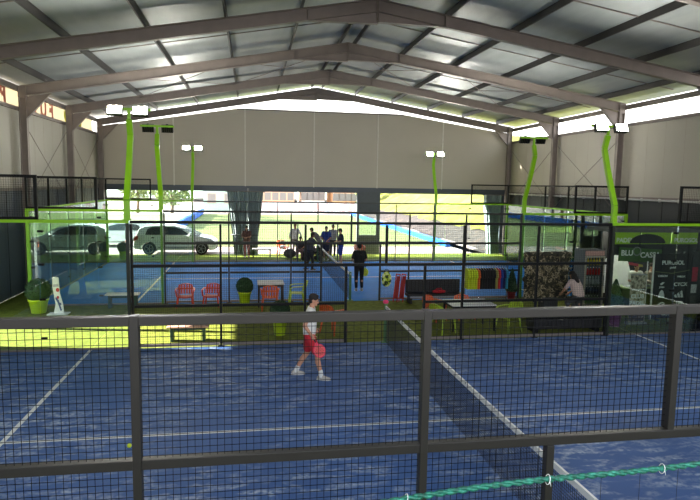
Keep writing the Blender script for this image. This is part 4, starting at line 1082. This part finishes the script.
# ------------------------------------------------------------------ KIOSK
KB = mat('kiosk_black', (30, 33, 36), .6, 0, .1, 2); KW = mat('kiosk_lettering', (232, 236, 232), .5)
KG = mat('kiosk_lime', (158, 204, 50), .5, 0, .05, 3); KDG = mat('kiosk_green', (62, 98, 44), .6, 0, .15, 6)
t = thing('kiosk', 'black kiosk with lime fascia boards and dark green sign by the slate wall', 'kiosk', (0, 0, 0))
m2 = MB(); m2.span((8.5, 14.2, 0), (11.2, 14.3, 2.75)); m2.span((11.1, 12.0, 0), (11.2, 14.2, 2.75)); bk = m2.build('back_panel', KB, t)
for k, (x0, x1) in enumerate(((7.95, 9.0), (9.05, 10.1), (10.15, 11.2))):
    m2 = MB(); m2.span((x0, 12.96, 2.15), (x1, 13.0, 2.53)); fb = m2.build('fascia_board', KG, t)
    if k != 1: text('lettering', 'PADEL' if k == 0 else 'PUROSOL', .2, KW, fb, ((x0 + x1) / 2, 12.95, 2.27), FACE_CAM)
m2 = MB()
m2.span((7.95, 12.97, 1.85), (11.2, 12.99, 2.2)); m2.build('valance', KB, t)
m2 = MB()
pts = [(8.65 + .62 - .62 * math.cos(a), 2.18 + .3 * math.sin(a)) for a in [PI * i / 16 for i in range(17)]] ; m2.prism(pts, 12.9, 12.955, 'y'); m2.build('arched_top', KB, t)
m2 = MB(); m2.span((7.95, 12.9, 2.53), (11.2, 14.3, 2.63)); m2.build('roof_slab', mat('kiosk_grey', (92, 96, 92), .6), t)
m2 = MB(); m2.span((8.5, 13.5, 2.49), (10.9, 13.56, 2.53)); m2.span((8.5, 13.49, 2.515), (10.9, 13.57, 2.53)); m2.build('added_glow_strip', mat('added_strip_glow', (255, 250, 240), .4, 0, 0, 3, emis=(255, 248, 236), estr=26), t)  # unseen glowing strip added to brighten the kiosk inside
m2 = MB(); m2.span((8.02, 12.9, 0), (8.1, 12.98, 2.5)); m2.build('post', KB, t); m2 = MB(); m2.span((11.1, 12.9, 0), (11.18, 12.98, 2.5)); m2.build('post', KB, t)
m2 = MB(); m2.prism([(8.25, 1.62), (9.75, 1.56), (9.75, 1.98), (8.25, 2.06)], 12.86, 12.9, 'y'); sg = m2.build('sign_board', KDG, t)
text('lettering', 'BLU', .24, KW, sg, (8.52, 12.855, 1.87), FACE_CAM); text('lettering', 'CASSA', .24, KW, sg, (9.34, 12.855, 1.80), FACE_CAM)
m2 = MB(); m2.tube([(8.86 + .13 * math.cos(a), 12.85, 1.93 + .13 * math.sin(a)) for a in [2 * PI * i / 20 for i in range(20)]], .018, 6, closed=True); m2.build('ring_emblem', mat('emblem_grey', (130, 136, 132), .5), sg)
m2 = MB(); m2.prism([(8.62, 1.58), (8.95, 1.52), (8.95, 1.44), (8.62, 1.5)], 12.85, 12.88, 'y'); m2.build('coloured_strip', mat('strip_red', (210, 70, 80), .5), t)
m2 = MB(); m2.prism([(8.95, 1.52), (9.1, 1.49), (9.1, 1.42), (8.95, 1.44)], 12.85, 12.88, 'y'); m2.build('coloured_strip', mat('strip_yellow', (222, 204, 90), .5), t)
# pale rounded partition screen
t = thing('partition_screen', 'pale grey rounded screen standing at the end of the kiosk counter', 'screen', (9.05, 14.12, 0))
pts = [(-.62, .35), (-.62, 1.15)] + [(-.62 + 1.12 * .5 * (1 - math.cos(a)), 1.15 + .5 * math.sin(a)) for a in [PI * i / 14 for i in range(1, 12)]] + [(.5, 1.1), (.5, .35)]
m2 = MB(); m2.prism(pts, -.02, .02, 'y'); m2.build('panel', mat('screen_pale', (228, 230, 232), .6), t); m2 = MB(); m2.span((-.5, -.1, 0), (-.44, .1, .36)); m2.span((.36, -.1, 0), (.42, .1, .36)); m2.build('foot', BLACK, t)
# counter
t = thing('counter', 'kiosk counter with a pale lime top edge and dark green front', 'counter', (9.2, 12.75, 0))
m2 = MB(); m2.span((-.95, -.2, 0), (1.75, .2, .78)); m2.build('front', mat('counter_green', (48, 66, 44), .6), t); m2 = MB(); m2.span((-1.0, -.26, .78), (1.8, .26, .83)); m2.build('worktop', mat('counter_top', (150, 176, 110), .4), t, bevel=.008)
for k, (x, la, c, sz) in enumerate(((8.55, 'stack of white papers on the kiosk counter', (232, 232, 236), (.3, .2, .02)), (9.05, 'dark blue folder lying on the kiosk counter', (38, 42, 66), (.34, .24, .03)), (9.5, 'yellow box standing on the kiosk counter', (206, 196, 96), (.24, .16, .12)))):
    o = MB(); o.box((0, 0, sz[2] / 2), sz); o.box((.01, .005, sz[2] + .003), (sz[0] * .9, sz[1] * .9, .006)); o = o.build(('papers', 'folder', 'box')[k], mat('desk_item_%d' % k, c, .6), None, bevel=.003); o.location = (x, 12.7, .83); o.rotation_euler = (0, 0, .2 * k); tag(o, la, ('papers', 'folder', 'box')[k])

# roll-up banner
t = thing('roll_up_banner', 'narrow roll-up banner covered in pale print before the kiosk', 'banner', (7.72, 11.1, 0))
m2 = MB(); m2.span((-.3, -.1, 0), (.3, .1, .07)); m2.build('base', mat('alu', (176, 178, 180), .35, .7), t, bevel=.01)
m2 = MB(); m2.span((-.25, -.006, .07), (.25, .0, 1.46)); sh = m2.build('sheet', ramp_mat('rollup_print', [(.35, (70, 66, 58)), (.48, (150, 140, 116)), (.6, (206, 198, 176)), (.75, (96, 100, 70))], 9, 3, .6), t)
m2 = MB(); m2.tube([(.27, .02, .07), (.27, .02, 1.84)], .014, 8); m2.build('support_pole', WHITE, t, True)
m2 = MB(); m2.span((-.26, -.012, 1.44), (.26, .008, 1.48)); m2.build('top_bar', MATS['alu'], t)
m2 = MB(); m2.span((-.24, -.009, .10), (.24, -.006, .42)); m2.build('photo_block', ramp_mat('rollup_photo', [(.4, (36, 34, 40)), (.55, (90, 66, 60)), (.7, (180, 170, 170))], 12, 3, .6), sh)
for z, s in ((.62, 'PADEL'), (.82, 'CLUB')): text('lettering', s, .17, KW, sh, (0, -.009, z), FACE_CAM)
for z in (.52, 1.02):
    m2 = MB()
    for k in range(6): m2.span((-.2 + k * .07, -.009, z - .02), (-.15 + k * .07, -.006, z + .02))
    m2.build('print_row', KW, sh)
# logo backdrop
t = thing('logo_backdrop', 'large black backdrop printed with rows of small white logos', 'banner', (9.22, 11.65, 0))
m2 = MB(); m2.span((-.62, -.012, .04), (.62, .0, 2.0)); sh = m2.build('sheet', mat('backdrop_black', (14, 15, 17), .6), t)
m2 = MB(); m2.span((-.66, -.02, 0), (-.62, .02, 1.98)); m2.build('frame_post', WHITE, t); m2 = MB(); m2.span((.62, -.02, 0), (.66, .02, 1.98)); m2.build('frame_post', BLACK, t)
for q in (-.5, .5):
    m2 = MB(); m2.span((q - .04, -.2, 0), (q + .04, .2, .03)); m2.build('foot', BLACK, t)
Y = -.016
text('title_lettering', 'PUROSOL', .17, KW, sh, (0, Y, 1.72), FACE_CAM)
text('lettering', 'padel', .09, KW, sh, (0, Y, 1.58), FACE_CAM)
text('lettering', 'VARION', .085, KW, sh, (-.32, Y, 1.32), FACE_CAM); text('lettering', 'VAIROX', .075, KW, sh, (.3, Y, 1.3), FACE_CAM)
text('lettering', 'CYCX', .15, KW, sh, (.3, Y, 1.06), FACE_CAM, sx=1.1); text('lettering', 'JOMA', .07, KW, sh, (-.32, Y, .98), FACE_CAM)
LG = KW
m2 = MB(); m2.prism([(-.40, 1.08), (-.30, 1.14), (-.24, 1.13), (-.30, 1.07), (-.34, 1.04)], Y - .003, Y, 'y'); m2.build('swoosh_logo', LG, sh)
m2 = MB(); m2.prism([(-.42, .66), (-.22, .66), (-.22, .74), (-.27, .86), (-.32, .9), (-.37, .86), (-.42, .74)], Y - .003, Y, 'y'); m2.build('shield_logo', LG, sh)
m2 = MB()
for k in range(3): m2.prism([(.14 + k * .1, .66), (.22 + k * .1, .66), (.22 + k * .1 - .05, .76 + k * .06), (.16 + k * .1 - .05, .72 + k * .06)], Y - .003, Y, 'y')
m2.build('triangle_logo', LG, sh)
m2 = MB(); m2.tube([(-.32 + .11 * math.cos(a), Y, .43 + .07 * math.sin(a) + .04 * math.cos(a)) for a in [2 * PI * i / 20 for i in range(20)]], .018, 6, closed=True); m2.cap((-.4, Y, .39), .012, (-.24, Y, .46), .012); m2.build('oval_logo', LG, sh)
text('lettering', '100', .13, KW, sh, (.3, Y, .50), FACE_CAM, sx=1.2); text('lettering', '100', .13, KW, sh, (.3, Y, .36), FACE_CAM, sx=1.2)
m2 = MB()
for z0, z1 in (((1.46, 1.40), (1.40, 1.50)), ((.22, .27), (.27, .22))): m2.bar((-.58, Y, z0[0]), (0, Y, z0[1]), .006, .012); m2.bar((0, Y, z1[0]), (.58, Y, z1[1]), .006, .012)
m2.build('curved_rule', mat('rule_green', (120, 130, 80), .5), sh)
text('lettering', 'www.purosolpadel', .075, KW, sh, (0, Y, .14), FACE_CAM)
# posters on the far panel
t = thing('pin_panel', 'dark display panel with a red and two pale posters beside the logo backdrop', 'panel', (10.5, 12.2, 0))
m2 = MB(); m2.span((-.45, 0, 0), (.45, .05, 2.0)); pn = m2.build('panel_board', KB, t)
m2 = MB(); m2.span((-.28, -.008, 1.05), (.05, 0, 1.5)); m2.build('red_poster', mat('poster_red', (190, 34, 66), .5), pn)
m2 = MB(); m2.span((-.2, -.008, .68), (.05, 0, .95)); m2.build('pale_poster', mat('poster_pale', (206, 206, 204), .5), pn)
m2 = MB(); m2.span((-.25, -.008, .32), (.05, 0, .6)); m2.build('dark_poster', mat('poster_dark', (64, 62, 58), .5), pn)

# ------------------------------------------------------------------ CARS
def car(label, loc, rz, body, L=4.05, Hh=1.46, estate=False):
    t = thing('car', label, 'car', loc, rz); W = .87
    BP = mat('car_' + body, (236, 238, 240) if body == 'white' else (200, 204, 206), .22, 0, .02, 2, spec=.6)
    GL = mat('car_glass', (34, 42, 50), .08, 0, .05, 2); TR = mat('car_trim', (30, 31, 33), .5); CH = mat('car_rim', (180, 184, 188), .3, .8)
    wx = (-1.27, 1.28); wr = .31
    low = [(-L / 2 + .02, .32), (-L / 2, .55), (-L / 2 + .03, .80), (-L / 2 + .12, .95), (.55, .98), (1.15, .93), (1.75, .80), (L / 2 - .05, .66), (L / 2, .50), (L / 2 - .05, .26)]
    arch = lambda c: [(c + .37 * math.cos(a), .24 + max(0, .42 * math.sin(a)) * 1.0) for a in [PI * i / 10 for i in range(11)]]
    poly = low + [(1.70, .22)] + arch(1.28) + arch(-1.27) + [(-1.7, .26)]
    # body side loft: half width eases in at nose and tail
    def hw(x, z): return W * (1 - .10 * max(0, (abs(x) - L / 2 + .7) / .7) ** 2) - (.03 if z > .85 else 0) - (.02 if z < .3 else 0)
    vs = [(x, -hw(x, z), z) for x, z in poly] + [(x, hw(x, z), z) for x, z in poly]; n = len(poly)
    m2 = MB(); m2.add(vs, [tuple(range(n)), tuple(range(2 * n - 1, n - 1, -1))] + [(i, n + i, n + (i + 1) % n, (i + 1) % n) for i in range(n)]); bd = m2.build('body', BP, t, bevel=.03)
    rear = -1.95 if estate else -1.75
    gh = [(-L / 2 + .12, .94), (rear, 1.28), (rear + .3, Hh - .05), (-.75, Hh), (-.1, Hh - .015), (.4, Hh - .14), (1.18, .92)]
    def gw(z): return W - .04 - (z - .92) * .36
    vs = [(x, -gw(z), z) for x, z in gh] + [(x, gw(z), z) for x, z in gh]; n = len(gh)
    m2 = MB(); m2.add(vs, [tuple(range(n)), tuple(range(2 * n - 1, n - 1, -1))] + [(i, n + i, n + (i + 1) % n, (i + 1) % n) for i in range(n)]); m2.build('cabin', BP, t, bevel=.02)
    for s in (-1, 1):
        for q in (((-1.45, .99), (-1.35, 1.26), (-1.15, 1.36), (-.62, 1.385), (-.62, .99)), ((-.55, .99), (-.55, 1.385), (-.12, 1.37), (.30, 1.27), (.72, .99))):
            vs = [(x, s * (gw(z) + .004), z) for x, z in q]; m2 = MB(); m2.add(vs, [tuple(range(len(q)))[::s]]); m2.build('side_window', GL, t)
        m2 = MB()
        for x in (-.58, .62): m2.span((x - .006, s * (W - .012), .36), (x + .006, s * (W + .003), .95))
        m2.span((-.85, s * (W - .02), .34), (.82, s * (W + .012), .40)); m2.build('side_trim', TR, t)
        for x in (-.78, .32):
            m2 = MB(); m2.span((x - .09, s * (W - .02), .84), (x + .09, s * (W + .02), .87)); m2.build('door_handle', BP, t)
        m2 = MB(); m2.ell((.74, s * (W + .07), 1.0), (.09, .09, .065)); m2.build('mirror', BP, t, True)
        m2 = MB(); m2.prism([(1.62, .66), (1.98, .60), (1.9, .70), (1.58, .78)], s * (W - .12), s * (W - .0), 'y'); m2.build('headlight', mat('car_lamp', (210, 216, 220), .1), t)
        m2 = MB(); m2.prism([(-L / 2 - .004, .72), (-L / 2 + .22, .76), (-L / 2 + .26, .92), (-L / 2 + .08, .93)], s * (W - .16), s * (W - .015), 'y'); m2.build('tail_light', mat('car_tail', (180, 26, 30), .2), t)
        for x in wx:
            m2 = MB(); M = Matrix.Translation((x, s * (W - .10), wr)) @ Matrix.Rotation(PI / 2, 4, 'X')
            m2.lathe([(.19, -.09), (.28, -.10), (wr, -.06), (wr, .06), (.28, .10), (.19, .09)], (0, 0, 0), 28, M); tyre = m2.build('wheel', RUB, t, True)
            m2 = MB(); m2.lathe([(.20, -.085), (.205, 0), (.20, .085)], (0, 0, 0), 24, M)
            m2.build('wheel_disc', mat('disc_dark', (70, 72, 76), .5), tyre)
            m2 = MB()
            for k in range(5):
                a = k * 2 * PI / 5; m2.bar((x, s * (W + .0), wr), (x + .2 * math.cos(a), s * (W + .0), wr + .2 * math.sin(a)), .02, .06, (0, 1, 0))
            m2.tube([(x + .205 * math.cos(a), s * (W + 0), wr + .205 * math.sin(a)) for a in [2 * PI * i / 24 for i in range(24)]], .016, 6, closed=True)
            m2.build('rim', CH, tyre)
    m2 = MB(); m2.add([(rear + .005 - .02, -.6, 1.24), (rear + .005 - .02, .6, 1.24), (-L / 2 + .12, .65, .98), (-L / 2 + .12, -.65, .98)], [(0, 1, 2, 3)]); m2.build('rear_window', GL, t)
    m2 = MB(); m2.add([(.46, -.62, Hh - .15), (.46, .62, Hh - .15), (1.17, .74, .95), (1.17, -.74, .95)], [(0, 1, 2, 3)])
    for i in range(4): m2.v[i] = (m2.v[i][0] + .012, m2.v[i][1], m2.v[i][2] + .014)
    m2.build('windscreen', GL, t)
    m2 = MB(); m2.span((L / 2 - .06, -.55, .30), (L / 2 + .015, .55, .46)); m2.build('grille', TR, t)
    m2 = MB(); m2.tube([(-1.3, .3, Hh), (-1.36, .3, Hh + .14)], .008, 6); m2.build('aerial', TR, t)
    return t
car('white hatchback parked sideways just outside the hall opening', (-7.28, 29.15, -.004), 0, 'white').scale = (1.06, 1.06, 1.08)
car('silver white estate car partly hidden behind the white hatchback', (-11.2, 33.2, -.03), PI, 'silver', 4.3, 1.48, True)
for x, y, la in ((-10.35, 31.3, 'red and white striped barrier post behind the hatchback tail'), (-12.6, 36.5, 'red and white striped barrier post beyond the estate car')):
    t = thing('barrier_post', la, 'barrier post', (x, y, -.03)); m2 = MB(); m2.lathe([(.18, 0), (.18, .04), (.07, .05)], (0, 0, 0), 16); m2.build('base', RUB, t)
    for k in range(5):
        m2 = MB(); r_ = .075 - k * .006; m2.lathe([(r_, .05 + k * .18), (r_ - .006, .23 + k * .18)], (0, 0, 0), 14); m2.build('band', RED if k % 2 == 0 else WHITE, t)

# bags and folded pushchairs heaped beyond the far court
rr = random.Random(9)
for k, (x, y, la, c, sc_) in enumerate(((-.35, 26.9, 'large black kit bag nearest the leaning man', (24, 24, 28), 1.1), (-1.3, 26.7, 'grey kit bag nearest the orange red chair', (92, 90, 98), .9), (.55, 27.4, 'black kit bag behind the man in royal blue', (20, 20, 24), 1.0), (-.1, 27.7, 'dark maroon kit bag behind the seated child', (70, 40, 46), 1.0))):
    t = thing('kit_bag', la, 'bag', (x, y, .004), rr.uniform(-.4, .4)); t.scale = (sc_,) * 3
    m2 = MB(); m2.ell((0, 0, .27), (.36, .2, .27), 18, 12); m2.build('bag_body', mat('bag_%d' % k, c, .8, 0, .2, 6), t, True)
    m2 = MB(); m2.tube([(-.2, -.12, .45), (-.12, -.12, .62), (.12, -.12, .62), (.2, -.12, .45)], .018, 6); m2.build('strap', BLACK, t, True)
    m2 = MB(); m2.ell((0, -.18, .22), (.2, .06, .15)); m2.build('side_pocket', mat('bag_%d' % k, c), t, True)
def pushchair(label, loc, rz):
    t = thing('pushchair', label, 'pushchair', loc, rz)
    for q in (-.24, .24):
        m2 = MB(); m2.tube([(q, .45, 1.0), (q, .15, .62), (q, -.3, .12)], .018, 6); m2.tube([(q, -.25, .62), (q, .36, .12)], .016, 6); m2.build('frame_side', BLACK, t, True)
        for y in (-.32, .38):
            m2 = MB(); M = Matrix.Translation((q, y, .12)) @ Matrix.Rotation(PI / 2, 4, 'Y'); m2.lathe([(.05, -.02), (.12, -.025), (.12, .025), (.05, .02)], (0, 0, 0), 16, M); m2.build('wheel', RUB, t, True)
    m2 = MB(); m2.tube([(-.24, .45, 1.0), (.24, .45, 1.0)], .02, 6); m2.build('handle_bar', RUB, t)
    m2 = MB(); m2.prism([(-.2, .42), (.1, .40), (.28, .85), (.2, .88), (.02, .50), (-.2, .5)], -.21, .21, 'x'); m2.build('seat', mat('pram_cloth', (36, 34, 40), .9), t)
    m2 = MB(); m2.prism([(-.05, .85), (.25, .82), (.28, 1.02), (.1, 1.1), (-.04, 1.02)], -.23, .23, 'x'); m2.build('hood', MATS['pram_cloth'], t, bevel=.03)
pushchair('black pushchair beside the man with reaching arms', (-.22, 25.55, .004), 1.9)
pushchair('black pushchair next to the leaning man in grey', (.62, 28.1, .004), 1.2)

# ------------------------------------------------------------------ CURTAINS
CURT = mat('curtain_cloth', (146, 162, 164), .8, 0, .25, 3)
def curtain(label, loc, top, pinch, bottom, ztie, z1=3.42, seed=1):
    rr = random.Random(seed); t = thing('curtain', label, 'curtain', loc)
    n = 90; rows = 26; vs = []; fs = []; ph = [rr.uniform(0, 6) for _ in range(4)]
    for j in range(rows + 1):
        z = .02 + (z1 - .02) * j / rows
        if z > ztie: q = (z - ztie) / (z1 - ztie); q = q ** .8; a, b = [pinch[i] + (top[i] - pinch[i]) * q for i in (0, 1)]
        else: q = 1 - z / ztie; a, b = [pinch[i] + (bottom[i] - pinch[i]) * q for i in (0, 1)]
        for i in range(n + 1):
            s = i / n; x = a + (b - a) * s
            y = .09 * math.sin(s * 46 + ph[0]) + .05 * math.sin(s * 17 + ph[1] + z * .6) + .02 * math.sin(s * 80 + z)
            vs.append((x, y, z))
    for j in range(rows):
        for i in range(n): a = j * (n + 1) + i; fs.append((a, a + 1, a + n + 2, a + n + 1))
    m2 = MB(); m2.add(vs, fs); c = m2.build('cloth', CURT, t, True)
    m2 = MB(); w0, w1 = pinch; m2.tube([((w0 + w1) / 2 + (w1 - w0) / 2 * 1.05 * math.cos(a), .14 * math.sin(a), ztie) for a in [2 * PI * i / 24 for i in range(24)]], .03, 6, closed=True); m2.build('tie_band', mat('tie_grey', (120, 126, 130), .8), t, True)
    m2 = MB(); m2.tube([(top[0] - .1, 0, z1), (top[1] + .1, 0, z1)], .025, 8); m2.build('curtain_rail', STEEL, t)
curtain('dark grey green curtain gathered on the hatchback side of the pale post', (-4.0, YB - .22, 0), (-.55, .56), (-.28, .46), (-.2, .5), 1.1, seed=2)
curtain('dark grey green curtain gathered on the pitch side of the pale post', (-3.0, YB - .46, 0), (-.5, .35), (-.45, .08), (-.45, .06), 1.1, seed=3)
curtain('dark curtain drawn at the edge of the opening beside the slate wall', (10.4, YB - .22, 0), (-.5, .6), (-.25, .45), (-.2, .5), 1.2, seed=4)

# ------------------------------------------------------------------ ROPE AND NETTING AT THE GALLERY
t = thing('safety_net', 'teal twisted rope with hanging dark netting strung close to the viewer', 'safety net', (0, -2.2, 0))
def ropez(x): return 2.80 + .075 * (x + 2.9) / 1.3 + .01 * math.sin((x + 2.8) * 4.2)
TEAL = ramp_mat('teal_rope', [(.35, (10, 76, 60)), (.6, (26, 116, 94)), (.8, (70, 156, 136))], 60, 2, .5)
xs = [-4.4 + i * .012 for i in range(int(5.2 / .012))]
for k in range(2):
    m2 = MB(); m2.tube([(x, .0055 * math.cos(x * 75 + k * PI), ropez(x) + .0055 * math.sin(x * 75 + k * PI)) for x in xs], .0072, 6); m2.build('rope_strand', TEAL, t, True)
m2 = MB()
for i in range(33):
    x = -4.4 + i * .16; m2.tube([(x, 0, ropez(x)), (x + .01, 0, 1.9)], .0012, 4)
for k in range(6):
    m2.tube([(x, 0.002, ropez(x) - .16 * (k + 1)) for x in xs[::12]], .0012, 4)
m2.build('netting', mat('netting_dark', (24, 30, 48), .8), t)
for x in (-2.215, -1.75, -2.75, -1.3):
    m2 = MB(); m2.tube([(x + .004 * math.sin(a), .016 * math.cos(a), ropez(x) + .018 * math.sin(a)) for a in [2 * PI * i / 14 for i in range(14)]], .0014, 6, closed=True); m2.tube([(x, -.016, ropez(x)), (x + .004, -.018, ropez(x) - .018)], .0011, 5); m2.build('cable_tie', WHITE, t, True)
for x in (-4.4, .78):
    m2 = MB(); m2.tube([(x, 0, 0), (x, 0, 2.95)], .025, 8); m2.build('stanchion', STEEL, t, True)

# floor-level details: loose balls
BALL = mat('ball_yellow', (214, 230, 60), .8)
for x, y, la in ((-5.06, 4.6, 'yellow ball lying near the service line of the near court'), (2.9, 18.6, 'yellow ball lying alone on the far court')):
    m2 = MB(); m2.ell((0, 0, .033), (.033,) * 3); o = m2.build('ball', BALL, None, True); o.location = (x, y, .006); tag(o, la, 'ball')
